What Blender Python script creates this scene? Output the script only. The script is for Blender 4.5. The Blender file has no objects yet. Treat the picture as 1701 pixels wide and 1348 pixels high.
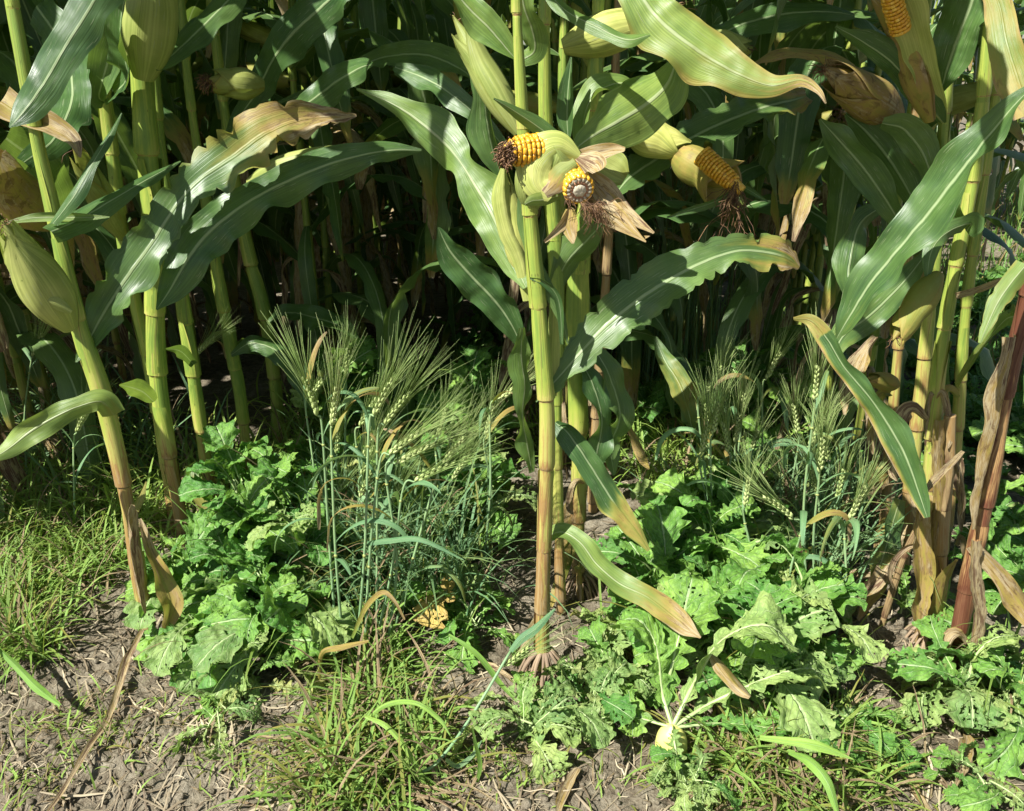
import bpy, math, random
import numpy as np
from mathutils import Vector, noise, Matrix

# ------------------------------------------------------------ camera, world, sun, exposure
S = bpy.context.scene
COL = S.collection
CAM_H = 1.10
PITCH = math.radians(22.0)
FPX = 1400.0                     # focal length in photograph pixels (1701 wide)
cam = bpy.data.cameras.new("camera")
cam.sensor_width = 36.0
cam.lens = 36.0 * FPX / 1701.0
cam.clip_start = 0.05
cam.clip_end = 2000.0
camo = bpy.data.objects.new("camera", cam)
COL.objects.link(camo)
camo.location = (0, 0, CAM_H)
camo.rotation_euler = (math.pi / 2 - PITCH, 0, 0)
S.camera = camo

SUN_EL, SUN_AZ = math.radians(48), math.radians(231)   # azimuth clockwise from +Y: behind the camera, to the left
world = bpy.data.worlds.new("World")
S.world = world
world.use_nodes = True
wn = world.node_tree.nodes
sky = wn.new('ShaderNodeTexSky')
sky.sky_type = 'NISHITA'
sky.sun_disc = False
sky.sun_elevation = SUN_EL
sky.sun_rotation = SUN_AZ
world.node_tree.links.new(sky.outputs[0], wn['Background'].inputs[0])
wn['Background'].inputs[1].default_value = 0.05
sl = bpy.data.lights.new("sun", 'SUN')
sl.energy = 5.0
sl.angle = math.radians(0.5)
sl.color = (1.0, 0.965, 0.91)
so = bpy.data.objects.new("sun", sl)
COL.objects.link(so)
sd = Vector((math.sin(SUN_AZ) * math.cos(SUN_EL), math.cos(SUN_AZ) * math.cos(SUN_EL), math.sin(SUN_EL)))
so.rotation_euler = sd.to_track_quat('Z', 'Y').to_euler()
so.location = sd * 20
S.view_settings.view_transform = 'Standard'
S.view_settings.look = 'None'
S.view_settings.exposure = 1.12
S.view_settings.gamma = 1.0
try:
    S.cycles.max_bounces = 7
    S.cycles.diffuse_bounces = 3
    S.cycles.glossy_bounces = 2
    S.cycles.transmission_bounces = 4
    S.cycles.use_denoising = True
except Exception:
    pass

R = random.Random(11)
CP, SP = math.cos(PITCH), math.sin(PITCH)


def ray(x, y):
    xc = (x - 850.5) / FPX
    yc = -(y - 674.0) / FPX
    return np.array([xc, CP + yc * SP, -SP + yc * CP])


def P(x, y, Y):
    """world point seen at photograph pixel (x, y) at distance Y ahead"""
    r = ray(x, y)
    p = r * (Y / r[1])
    p[2] += CAM_H
    return p


def mpp(x, y, Y):
    """metres per photograph pixel there"""
    r = ray(x, y)
    return (Y / r[1]) / FPX


def gh(x, y):
    """ground height"""
    h = 0.022 * noise.noise(Vector((x * 1.7, y * 1.7, 3.1))) + 0.012 * noise.noise(Vector((x * 5.0, y * 5.0, 7.7)))
    return h


def G(x, y):
    r = ray(x, y)
    t = CAM_H / -r[2]
    p = r * t
    p[2] = gh(p[0], p[1])
    return p


# ------------------------------------------------------------ mesh helpers
def nrm(v):
    v = np.asarray(v, float)
    n = np.linalg.norm(v)
    return v / n if n > 1e-9 else np.array([0, 0, 1.0])


def catmull(pts, n):
    pts = np.asarray(pts, float)
    k = len(pts)
    if k == 2:
        t = np.linspace(0, 1, n)[:, None]
        return pts[0] * (1 - t) + pts[1] * t
    ext = np.vstack([2 * pts[0] - pts[1], pts, 2 * pts[-1] - pts[-2]])
    out = []
    for q in np.linspace(0, k - 1, n):
        i = min(int(q), k - 2)
        t = q - i
        p0, p1, p2, p3 = ext[i], ext[i + 1], ext[i + 2], ext[i + 3]
        out.append(0.5 * ((2 * p1) + (-p0 + p2) * t + (2 * p0 - 5 * p1 + 4 * p2 - p3) * t * t + (-p0 + 3 * p1 - 3 * p2 + p3) * t ** 3))
    return np.array(out)


class MB:
    def __init__(s):
        s.V = []; s.F = []; s.UV = []; s.A = []; s.n = 0

    def add(s, V, F, UV, A):
        V = np.asarray(V, float)
        s.V.append(V)
        s.F.extend([tuple(i + s.n for i in f) for f in F])
        s.UV.append(np.asarray(UV, float).reshape(-1, 2))
        a = np.asarray(A, float)
        if a.ndim == 0:
            a = np.full(len(V), float(a))
        s.A.append(a)
        s.n += len(V)

    def build(s, name, mat, parent=None, origin=(0, 0, 0), smooth=True):
        me = bpy.data.meshes.new(name)
        V = np.vstack(s.V) - np.asarray(origin, float)
        me.from_pydata(V.tolist(), [], s.F)
        nl = len(me.loops)
        idx = np.empty(nl, dtype=np.int32)
        me.loops.foreach_get('vertex_index', idx)
        uv = np.vstack(s.UV)
        ul = me.uv_layers.new(name='UVMap')
        ul.data.foreach_set('uv', uv[idx].astype(np.float32).ravel())
        at = me.attributes.new('dry', 'FLOAT', 'POINT')
        at.data.foreach_set('value', np.concatenate(s.A).astype(np.float32))
        me.polygons.foreach_set('use_smooth', [smooth] * len(me.polygons))
        me.materials.append(mat)
        o = bpy.data.objects.new(name, me)
        COL.objects.link(o)
        if parent is not None:
            o.parent = parent
        return o


def thing(name, label, cat, loc, group=None):
    o = bpy.data.objects.new(name, None)
    o.empty_display_size = 0.05
    COL.objects.link(o)
    o.location = loc
    tag(o, label, cat, group)
    return o


def tag(o, label=None, cat=None, group=None, kind=None):
    if label: o['label'] = label
    if cat: o['category'] = cat
    if group: o['group'] = group
    if kind: o['kind'] = kind
    return o


def grid_faces(nu, nv, keep=None, closed=False):
    """nu rows along, nv verts across"""
    F = []
    m = nv if closed else nv - 1
    for i in range(nu - 1):
        for j in range(m):
            if keep is not None and not keep(i, j):
                continue
            j2 = (j + 1) % nv
            F.append((i * nv + j, i * nv + j2, (i + 1) * nv + j2, (i + 1) * nv + j))
    return F


def frame_path(C):
    T = np.gradient(C, axis=0)
    return np.array([nrm(t) for t in T])


# a blade: centre path C (n,3), half widths W (n), side vectors SV (n,3); folds at the midrib, margins ruffled
def blade(mb, C, W, SV, rnd, nv=9, fold=0.25, ruf=0.10, rfreq=22.0, dry=None, v0=0.0, curl=0.0, edge=0.0, rag=0.0, uv_scale=None, torn=False):
    n = len(C)
    T = frame_path(C)
    seg = np.r_[0, np.cumsum(np.linalg.norm(np.diff(C, axis=0), axis=1))]
    ph1, ph2, ph3 = rnd.uniform(0, 99), rnd.uniform(0, 99), rnd.uniform(0, 99)
    V = []; UV = []; A = []
    for i in range(n):
        t = T[i]
        s = SV[i] - t * np.dot(SV[i], t)
        s = nrm(s)
        nn = nrm(np.cross(s, t))
        w = W[i]
        vv = seg[i] / max(seg[-1], 1e-6)
        for j in range(nv):
            u = j / (nv - 1) * 2 - 1
            a = abs(u)
            off = fold * w * (a ** 1.3)
            side = 1.0 if u > 0 else -1.0
            nq = noise.noise(Vector((seg[i] * rfreq * 0.42, side * 3 + ph1, ph2)))
            nz = (0.45 + 1.3 * abs(nq)) * math.sin(seg[i] * rfreq * 2.6 + side * ph2 + 3.5 * nq) + 0.8 * nq
            nz2 = noise.noise(Vector((seg[i] * rfreq * 1.1, side * 5 + ph3, ph1)))
            r = ruf * w * 2.4 * (nz + 0.5 * nz2) * a ** 1.7
            ww = w * (1 + 0.13 * nz2 * a * a + 0.10 * nz * a * a)
            if rag > 0 and a > 0.6:
                ww *= 1 - rag * max(0, noise.noise(Vector((seg[i] * 60, side * 9 + ph2, ph3))) ) * (a - 0.6) * 2.5
            cu = curl * a * a * w + 0.055 * w * noise.noise(Vector((seg[i] * 48, u * 1.6 + ph1, ph2))) + 0.03 * w * noise.noise(Vector((seg[i] * 110, u * 3.5 + ph2, ph3)))
            p = C[i] + s * (u * ww * (1 - 0.12 * abs(curl) * a)) + nn * (off + r + cu)
            V.append(p)
            UV.append(((u + 1) / 2, v0 + seg[i]))
            d = dry(vv, u) if dry else 0.0
            A.append(d + edge * max(0, a - 0.7) * 3)
    kp = None
    if torn:
        hx = rnd.uniform(0, 99)

        def kp(i, j):
            a = A[i * nv + j]; u = abs(j - (nv - 2) / 2) / (nv / 2)
            nse = noise.noise(Vector((seg[i] * 75, j * 0.9, hx))) + 0.5 * noise.noise(Vector((seg[i] * 190, j * 2.1, hx)))
            return not (u > .84 and a > .2 and nse > 0.45 - 0.5 * max(0, a - .25))
    mb.add(V, grid_faces(n, nv, kp), UV, A)


def tube(mb, C, Rr, k=8, A=0.0, uvs=1.0, flat=1.0, groove=0.0, phase=0.0):
    C = np.asarray(C, float)
    n = len(C)
    T = frame_path(C)
    ref = np.array([1.0, 0, 0]) if abs(T[0][0]) < 0.8 else np.array([0, 1.0, 0])
    x = nrm(np.cross(np.cross(T[0], ref), T[0]))
    seg = np.r_[0, np.cumsum(np.linalg.norm(np.diff(C, axis=0), axis=1))]
    V = []; UV = []
    AA = []
    for i in range(n):
        x = nrm(x - T[i] * np.dot(x, T[i]))
        y = np.cross(T[i], x)
        for j in range(k):
            a = 2 * math.pi * j / k + phase
            g = 1 + groove * math.cos(a * 1.0 + 0.7) + groove * 0.6 * math.cos(a * 5 + 1.0)
            V.append(C[i] + (x * math.cos(a) + y * math.sin(a) * flat) * (Rr[i] * g))
            UV.append((abs(2.0 * j / k - 1.0), seg[i] * uvs))
            AA.append(A[i] if hasattr(A, '__len__') else A)
    F = grid_faces(n, k, closed=True)
    b = len(V)
    V.append(C[0]); V.append(C[-1]); UV += [(0, 0), (0, seg[-1])]
    AA += [AA[0], AA[-1]]
    for j in range(k):
        j2 = (j + 1) % k
        F.append((b, j2, j)); F.append((b + 1, (n - 1) * k + j, (n - 1) * k + j2))
    mb.add(V, F, UV, AA)


# ------------------------------------------------------------ materials
def nmat(name):
    m = bpy.data.materials.new(name)
    m.use_nodes = True
    nt = m.node_tree
    for n in list(nt.nodes):
        nt.nodes.remove(n)
    return m, nt, nt.nodes, nt.links


def mk(nt, typ, **kw):
    n = nt.nodes.new(typ)
    for k, v in kw.items():
        if isinstance(v, bpy.types.NodeSocket):
            nt.links.new(v, n.inputs[k])
        elif k in n.inputs.keys():
            n.inputs[k].default_value = v
        else:
            setattr(n, k, v)
    return n


def math_(nt, op, a, b=0.0, c=0.0, clamp=False):
    n = nt.nodes.new('ShaderNodeMath')
    n.operation = op
    n.use_clamp = clamp
    for i, v in enumerate((a, b, c)):
        if isinstance(v, bpy.types.NodeSocket):
            nt.links.new(v, n.inputs[i])
        else:
            n.inputs[i].default_value = v
    return n.outputs[0]


def mix(nt, f, a, b, mode='MIX'):
    n = nt.nodes.new('ShaderNodeMix')
    n.data_type = 'RGBA'
    n.blend_type = mode
    for s, v in ((n.inputs[0], f), (n.inputs[6], a), (n.inputs[7], b)):
        if isinstance(v, bpy.types.NodeSocket):
            nt.links.new(v, s)
        elif hasattr(v, '__len__'):
            s.default_value = (*v, 1) if len(v) == 3 else v
        else:
            s.default_value = v
    return n.outputs[2]


def ramp(nt, f, stops):
    n = nt.nodes.new('ShaderNodeValToRGB')
    e = n.color_ramp.elements
    e[0].position = stops[0][0]; e[0].color = (*stops[0][1], 1)
    e[1].position = stops[1][0]; e[1].color = (*stops[1][1], 1)
    for p, c in stops[2:]:
        q = e.new(p); q.color = (*c, 1)
    nt.links.new(f, n.inputs[0])
    return n.outputs[0]


def mapr(nt, f, a, b, c=0.0, d=1.0):
    n = nt.nodes.new('ShaderNodeMapRange')
    n.interpolation_type = 'SMOOTHSTEP'
    nt.links.new(f, n.inputs[0])
    for i, v in enumerate((a, b, c, d)):
        n.inputs[i + 1].default_value = v
    return n.outputs[0]


def noise_(nt, vec, scale, detail=3.0, rough=0.55, dist=0.0):
    n = nt.nodes.new('ShaderNodeTexNoise')
    n.inputs['Scale'].default_value = scale
    n.inputs['Detail'].default_value = detail
    n.inputs['Roughness'].default_value = rough
    n.inputs['Distortion'].default_value = dist
    if vec is not None:
        nt.links.new(vec, n.inputs['Vector'])
    return n.outputs[0]


def combine(nt, x, y, z):
    n = nt.nodes.new('ShaderNodeCombineXYZ')
    for i, v in enumerate((x, y, z)):
        if isinstance(v, bpy.types.NodeSocket):
            nt.links.new(v, n.inputs[i])
        else:
            n.inputs[i].default_value = v
    return n.outputs[0]


def finish(nt, col, rough, transl=0.25, tcol=None, bump=None, bstr=0.3, bdist=0.002, spec=0.5):
    b = nt.nodes.new('ShaderNodeBsdfPrincipled')
    nt.links.new(col, b.inputs['Base Color'])
    if isinstance(rough, bpy.types.NodeSocket):
        nt.links.new(rough, b.inputs['Roughness'])
    else:
        b.inputs['Roughness'].default_value = rough
    b.inputs['Specular IOR Level'].default_value = spec
    if bump is not None:
        bn = nt.nodes.new('ShaderNodeBump')
        bn.inputs['Strength'].default_value = bstr
        bn.inputs['Distance'].default_value = bdist
        nt.links.new(bump, bn.inputs['Height'])
        nt.links.new(bn.outputs[0], b.inputs['Normal'])
    out = nt.nodes.new('ShaderNodeOutputMaterial')
    if transl > 0:
        t = nt.nodes.new('ShaderNodeBsdfTranslucent')
        nt.links.new(tcol if tcol is not None else col, t.inputs[0])
        ms = nt.nodes.new('ShaderNodeMixShader')
        ms.inputs[0].default_value = transl
        nt.links.new(b.outputs[0], ms.inputs[1])
        nt.links.new(t.outputs[0], ms.inputs[2])
        nt.links.new(ms.outputs[0], out.inputs[0])
    else:
        nt.links.new(b.outputs[0], out.inputs[0])


def leaf_material(name, g1, g2, rib, transl=0.28, rough=0.37, spec=0.5, ribw=0.045):
    m, nt, N, L = nmat(name)
    uv = mk(nt, 'ShaderNodeUVMap').outputs[0]
    sep = nt.nodes.new('ShaderNodeSeparateXYZ'); L.new(uv, sep.inputs[0])
    u, v = sep.outputs[0], sep.outputs[1]
    oi = nt.nodes.new('ShaderNodeObjectInfo')
    rnd = oi.outputs['Random']
    gp = nt.nodes.new('ShaderNodeNewGeometry')
    at = nt.nodes.new('ShaderNodeAttribute'); at.attribute_name = 'dry'
    pos = combine(nt, u, v, math_(nt, 'MULTIPLY', rnd, 37.0))
    # lengthwise veins
    vein = noise_(nt, combine(nt, math_(nt, 'MULTIPLY', u, 46.0), math_(nt, 'MULTIPLY', v, 3.0), rnd), 1.0, 2.0)
    blot = noise_(nt, combine(nt, math_(nt, 'MULTIPLY', u, 2.0), math_(nt, 'MULTIPLY', v, 14.0), math_(nt, 'MULTIPLY', rnd, 50.0)), 1.0, 4.0)
    g = mix(nt, mapr(nt, blot, 0.3, 0.7), g1, g2)
    g = mix(nt, math_(nt, 'MULTIPLY', mapr(nt, vein, 0.35, 0.7), 0.32), g, tuple(min(1, c * 1.9) for c in g2))
    # object to object variation
    hs = nt.nodes.new('ShaderNodeHueSaturation')
    L.new(g, hs.inputs['Color'])
    L.new(math_(nt, 'MULTIPLY_ADD', rnd, -0.035, 0.508), hs.inputs['Hue'])
    L.new(math_(nt, 'MULTIPLY_ADD', rnd, 0.5, 0.78), hs.inputs['Value'])
    g = hs.outputs[0]
    # pale flecks and scars
    fl = noise_(nt, combine(nt, math_(nt, 'MULTIPLY', u, 70.0), math_(nt, 'MULTIPLY', v, 26.0), math_(nt, 'MULTIPLY', rnd, 9.0)), 1.0, 1.0)
    g = mix(nt, math_(nt, 'MULTIPLY', mapr(nt, fl, 0.69, 0.73), 0.7), g, (0.36, 0.40, 0.24))
    # midrib
    d = math_(nt, 'ABSOLUTE', math_(nt, 'SUBTRACT', u, 0.5))
    ribm = mapr(nt, d, ribw, ribw * 0.35)
    g = mix(nt, math_(nt, 'MULTIPLY', ribm, 0.68), g, rib)
    # dryness
    dn = noise_(nt, combine(nt, math_(nt, 'MULTIPLY', u, 5.0), math_(nt, 'MULTIPLY', v, 22.0), math_(nt, 'MULTIPLY', rnd, 20.0)), 1.0, 4.0, 0.6)
    dd = math_(nt, 'ADD', at.outputs['Fac'], math_(nt, 'MULTIPLY', math_(nt, 'SUBTRACT', dn, 0.5), math_(nt, 'MULTIPLY_ADD', at.outputs['Fac'], 1.5, 0.14)), clamp=True)
    vs = math_(nt, 'MULTIPLY', math_(nt, 'SUBTRACT', vein, 0.5), mapr(nt, dd, 0.3, 0.7, 0.0, 0.7))
    dryc = ramp(nt, math_(nt, 'ADD', dd, vs, clamp=True), [(0.0, (0.10, 0.17, 0.03)), (0.3, (0.24, 0.25, 0.05)), (0.5, (0.35, 0.27, 0.065)), (0.66, (0.31, 0.21, 0.08)), (0.84, (0.46, 0.385, 0.22)), (1.0, (0.13, 0.07, 0.04))])
    col = mix(nt, mapr(nt, dd, 0.08, 0.32), g, dryc)
    bt = noise_(nt, combine(nt, math_(nt, 'MULTIPLY', u, 7.0), math_(nt, 'MULTIPLY', v, 34.0), math_(nt, 'MULTIPLY', rnd, 33.0)), 1.0, 5.0, 0.7, 0.6)
    col = mix(nt, math_(nt, 'MULTIPLY', mapr(nt, bt, 0.52, 0.64), mapr(nt, dd, 0.25, 0.6, 0.0, 0.75)), col, (0.13, 0.075, 0.03))
    rg = math_(nt, 'ADD', math_(nt, 'MULTIPLY_ADD', dd, 0.35, rough), math_(nt, 'MULTIPLY', math_(nt, 'SUBTRACT', blot, 0.5), 0.25), clamp=True)
    bmp = math_(nt, 'ADD', math_(nt, 'MULTIPLY', vein, 0.5), math_(nt, 'MULTIPLY', ribm, -0.6))
    tc = mix(nt, 0.5, col, (0.30, 0.46, 0.04), 'MIX')
    tc = mix(nt, mapr(nt, dd, 0.3, 0.8), tc, col)
    finish(nt, col, rg, transl, tc, bmp, 0.6, 0.0025, spec)
    return m


M = {}
M['leaf'] = leaf_material('maize_leaf_skin', (0.042, 0.098, 0.032), (0.080, 0.158, 0.040), (0.42, 0.52, 0.27))
M['leafp'] = leaf_material('pale_maize_leaf_skin', (0.095, 0.18, 0.045), (0.17, 0.26, 0.055), (0.50, 0.56, 0.32), 0.3, 0.40)
M['husk'] = leaf_material('maize_husk_skin', (0.24, 0.31, 0.07), (0.36, 0.40, 0.12), (0.42, 0.45, 0.16), 0.2, 0.45, 0.35, 0.01)
M['grass'] = leaf_material('grass_blade_skin', (0.115, 0.25, 0.045), (0.20, 0.37, 0.065), (0.24, 0.40, 0.12), 0.3, 0.42, 0.4, 0.08)
M['barleyleaf'] = leaf_material('barley_leaf_skin', (0.09, 0.22, 0.10), (0.16, 0.30, 0.13), (0.26, 0.40, 0.22), 0.3, 0.42, 0.4, 0.05)


def stalk_material(name, stops, rough=0.42):
    m, nt, N, L = nmat(name)
    uv = mk(nt, 'ShaderNodeUVMap').outputs[0]
    sep = nt.nodes.new('ShaderNodeSeparateXYZ'); L.new(uv, sep.inputs[0])
    u, v = sep.outputs[0], sep.outputs[1]
    rnd = nt.nodes.new('ShaderNodeObjectInfo').outputs['Random']
    at = nt.nodes.new('ShaderNodeAttribute'); at.attribute_name = 'dry'
    st = noise_(nt, combine(nt, math_(nt, 'MULTIPLY', u, 26.0), math_(nt, 'MULTIPLY', v, 2.5), math_(nt, 'MULTIPLY', rnd, 30.0)), 1.0, 3.0)
    bl = noise_(nt, combine(nt, math_(nt, 'MULTIPLY', u, 3.0), math_(nt, 'MULTIPLY', v, 11.0), math_(nt, 'MULTIPLY', rnd, 60.0)), 1.0, 4.0, 0.6)
    a = math_(nt, 'ADD', at.outputs['Fac'], math_(nt, 'MULTIPLY', math_(nt, 'SUBTRACT', bl, 0.5), 0.85))
    a = math_(nt, 'ADD', a, math_(nt, 'MULTIPLY', math_(nt, 'SUBTRACT', st, 0.5), 0.5), clamp=True)
    col = ramp(nt, a, stops)
    col = mix(nt, math_(nt, 'MULTIPLY', mapr(nt, st, 0.5, 0.75), 0.3), col, mix(nt, 1.0, col, (1.7, 1.6, 1.5), 'MULTIPLY'))
    edge = math_(nt, 'ABSOLUTE', math_(nt, 'SUBTRACT', u, math_(nt, 'MULTIPLY_ADD', math_(nt, 'SINE', math_(nt, 'MULTIPLY', v, 9.0)), 0.12, 0.45)))
    col = mix(nt, math_(nt, 'MULTIPLY', mapr(nt, edge, 0.035, 0.008), 0.45), col, (0.16, 0.10, 0.05))
    sp = noise_(nt, combine(nt, math_(nt, 'MULTIPLY', u, 14.0), math_(nt, 'MULTIPLY', v, 60.0), math_(nt, 'MULTIPLY', rnd, 7.0)), 1.0, 2.0)
    col = mix(nt, math_(nt, 'MULTIPLY', mapr(nt, sp, 0.68, 0.76), 0.7), col, (0.07, 0.045, 0.02))
    finish(nt, col, rough, 0.0, None, st, 0.5, 0.002, 0.4)
    return m


M['stalk'] = stalk_material('maize_stalk_skin', [(0.0, (0.17, 0.26, 0.045)), (0.22, (0.29, 0.35, 0.06)), (0.42, (0.38, 0.36, 0.10)), (0.58, (0.27, 0.155, 0.055)), (0.76, (0.31, 0.23, 0.11)), (1.0, (0.10, 0.055, 0.03))])
M['deadstalk'] = stalk_material('dead_stalk_skin', [(0.0, (0.46, 0.33, 0.16)), (0.34, (0.36, 0.22, 0.09)), (0.44, (0.17, 0.08, 0.038)), (0.56, (0.10, 0.034, 0.02)), (0.78, (0.16, 0.075, 0.04)), (1.0, (0.03, 0.016, 0.012))], 0.35)
M['barleystem'] = stalk_material('barley_stem_skin', [(0.0, (0.17, 0.31, 0.15)), (0.3, (0.25, 0.38, 0.17)), (0.6, (0.32, 0.36, 0.10)), (0.75, (0.42, 0.38, 0.14)), (0.9, (0.46, 0.36, 0.18)), (1.0, (0.35, 0.25, 0.12))])
M['root'] = stalk_material('brace_root_skin', [(0.0, (0.30, 0.22, 0.14)), (0.3, (0.26, 0.19, 0.12)), (0.5, (0.20, 0.145, 0.095)), (0.7, (0.26, 0.20, 0.13)), (0.9, (0.14, 0.10, 0.07)), (1.0, (0.08, 0.06, 0.04))], 0.7)


def simple(name, stops, scale, rough=0.5, transl=0.0, bstr=0.3, spec=0.4, bdist=0.002, obj=True):
    m, nt, N, L = nmat(name)
    tc = nt.nodes.new('ShaderNodeTexCoord')
    n = noise_(nt, tc.outputs['Object'], scale, 4.0, 0.6)
    at = nt.nodes.new('ShaderNodeAttribute'); at.attribute_name = 'dry'
    f = math_(nt, 'ADD', math_(nt, 'MULTIPLY_ADD', n, 0.9, -0.2), math_(nt, 'MULTIPLY', at.outputs['Fac'], 0.6), clamp=True)
    col = ramp(nt, f, stops)
    finish(nt, col, rough, transl, None, n, bstr, bdist, spec)
    return m


M['kernel'] = simple('kernel_skin', [(0.0, (0.52, 0.22, 0.012)), (0.35, (0.66, 0.36, 0.025)), (0.6, (0.76, 0.52, 0.10)), (1.0, (0.35, 0.15, 0.03))], 160, 0.28, 0.0, 0.1, 0.5)
M['silk'] = simple('maize_silk_skin', [(0.0, (0.05, 0.02, 0.012)), (0.5, (0.12, 0.058, 0.026)), (1.0, (0.34, 0.20, 0.09))], 90, 0.6)
M['pith'] = simple('cob_pith_skin', [(0.0, (0.46, 0.40, 0.27)), (0.5, (0.60, 0.55, 0.42)), (1.0, (0.24, 0.08, 0.05))], 300, 0.8)
M['chaff'] = simple('cob_chaff_skin', [(0.0, (0.26, 0.09, 0.05)), (0.5, (0.42, 0.22, 0.12)), (1.0, (0.12, 0.04, 0.03))], 260, 0.8)
M['grain'] = simple('barley_grain_skin', [(0.0, (0.26, 0.38, 0.09)), (0.5, (0.50, 0.58, 0.24)), (1.0, (0.68, 0.65, 0.38))], 200, 0.5, 0.15)
M['awn'] = simple('barley_awn_skin', [(0.0, (0.24, 0.40, 0.10)), (0.5, (0.40, 0.52, 0.18)), (1.0, (0.60, 0.54, 0.30))], 60, 0.45, 0.2)
M['petiole'] = simple('radish_petiole_skin', [(0.0, (0.30, 0.42, 0.14)), (0.5, (0.42, 0.52, 0.24)), (1.0, (0.50, 0.55, 0.30))], 40, 0.4, 0.1)
M['turnip'] = simple('turnip_skin', [(0.0, (0.62, 0.62, 0.14)), (0.55, (0.72, 0.70, 0.22)), (0.8, (0.50, 0.46, 0.12)), (1.0, (0.28, 0.22, 0.08))], 30, 0.38)
M['litter'] = simple('straw_skin', [(0.0, (0.09, 0.065, 0.04)), (0.35, (0.22, 0.175, 0.11)), (0.65, (0.40, 0.34, 0.22)), (1.0, (0.56, 0.50, 0.36))], 14, 0.7, 0.1)


def radish_material(name, g1, g2, vein):
    m, nt, N, L = nmat(name)
    uv = mk(nt, 'ShaderNodeUVMap').outputs[0]
    sep = nt.nodes.new('ShaderNodeSeparateXYZ'); L.new(uv, sep.inputs[0])
    u, v = sep.outputs[0], sep.outputs[1]          # u: -1..1 across, v metres along
    rnd = nt.nodes.new('ShaderNodeObjectInfo').outputs['Random']
    at = nt.nodes.new('ShaderNodeAttribute'); at.attribute_name = 'dry'
    tc = nt.nodes.new('ShaderNodeTexCoord')
    big = noise_(nt, tc.outputs['Object'], 22.0, 3.0)
    fine = noise_(nt, tc.outputs['Object'], 190.0, 3.0)
    g = mix(nt, mapr(nt, big, 0.35, 0.65), g1, g2)
    g = mix(nt, math_(nt, 'MULTIPLY', mapr(nt, fine, 0.45, 0.7), 0.4), g, tuple(min(1, c * 1.7) for c in g2))
    hs = nt.nodes.new('ShaderNodeHueSaturation')
    L.new(g, hs.inputs['Color'])
    L.new(math_(nt, 'MULTIPLY_ADD', rnd, -0.04, 0.515), hs.inputs['Hue'])
    L.new(math_(nt, 'MULTIPLY_ADD', rnd, 0.5, 0.8), hs.inputs['Value'])
    g = hs.outputs[0]
    au = math_(nt, 'ABSOLUTE', u)
    mid = mapr(nt, au, 0.07, 0.03)
    ph = math_(nt, 'SUBTRACT', math_(nt, 'MULTIPLY', v, 62.0), math_(nt, 'MULTIPLY', au, 3.2))
    ph = math_(nt, 'ADD', ph, math_(nt, 'MULTIPLY', big, 2.0))
    fr = math_(nt, 'ABSOLUTE', math_(nt, 'SUBTRACT', math_(nt, 'FRACT', ph), 0.5))
    side = mapr(nt, fr, 0.09, 0.02)
    vm = math_(nt, 'MAXIMUM', mid, math_(nt, 'MULTIPLY', side, 0.55))
    g = mix(nt, math_(nt, 'MULTIPLY', vm, 0.8), g, vein)
    dd = math_(nt, 'ADD', at.outputs['Fac'], math_(nt, 'MULTIPLY', math_(nt, 'SUBTRACT', big, 0.5), 0.4), clamp=True)
    dc = ramp(nt, dd, [(0.0, (0.20, 0.28, 0.06)), (0.35, (0.30, 0.36, 0.12)), (0.7, (0.55, 0.42, 0.10)), (1.0, (0.34, 0.22, 0.10))])
    col = mix(nt, mapr(nt, dd, 0.12, 0.4), g, dc)
    b = math_(nt, 'ADD', math_(nt, 'MULTIPLY', fine, 0.5), math_(nt, 'ADD', big, math_(nt, 'MULTIPLY', vm, -0.5)))
    t2 = mix(nt, 0.5, col, (0.28, 0.50, 0.04))
    finish(nt, col, 0.56, 0.28, t2, b, 0.9, 0.005, 0.3)
    return m


M['radish'] = radish_material('radish_leaf_skin', (0.068, 0.185, 0.032), (0.145, 0.305, 0.052), (0.36, 0.50, 0.24))
M['radishpale'] = radish_material('pale_radish_leaf_skin', (0.14, 0.25, 0.065), (0.22, 0.33, 0.10), (0.42, 0.52, 0.25))


def soil_material():
    m, nt, N, L = nmat('bare_soil')
    tc = nt.nodes.new('ShaderNodeTexCoord')
    o = tc.outputs['Object']
    a = noise_(nt, o, 3.0, 5.0, 0.6)
    b = noise_(nt, o, 38.0, 6.0, 0.7)
    c = noise_(nt, o, 210.0, 4.0, 0.7)
    vo = nt.nodes.new('ShaderNodeTexVoronoi'); vo.inputs['Scale'].default_value = 55.0
    L.new(o, vo.inputs['Vector'])
    f = math_(nt, 'ADD', math_(nt, 'MULTIPLY', a, 0.35), math_(nt, 'ADD', math_(nt, 'MULTIPLY', b, 0.4), math_(nt, 'MULTIPLY', c, 0.3)))
    col = ramp(nt, f, [(0.36, (0.045, 0.034, 0.022)), (0.46, (0.115, 0.094, 0.062)), (0.55, (0.205, 0.178, 0.125)), (0.68, (0.33, 0.30, 0.225))])
    bm = math_(nt, 'ADD', math_(nt, 'MULTIPLY', b, 1.0), math_(nt, 'ADD', math_(nt, 'MULTIPLY', c, 0.4), math_(nt, 'MULTIPLY', vo.outputs[0], 0.5)))
    finish(nt, col, 0.92, 0.0, None, bm, 1.0, 0.010, 0.15)
    return m


M['soil'] = soil_material()

# ------------------------------------------------------------ ground (one sheet to the horizon)
def axis(lo, hi, step, far):
    a = list(np.arange(lo, hi + 1e-6, step))
    d, s = step, hi
    while s < far:
        d *= 1.35; s += d; a.append(s)
    d, s = step, lo
    pre = []
    while s > -far:
        d *= 1.35; s -= d; pre.append(s)
    return np.array(pre[::-1] + a)


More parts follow.
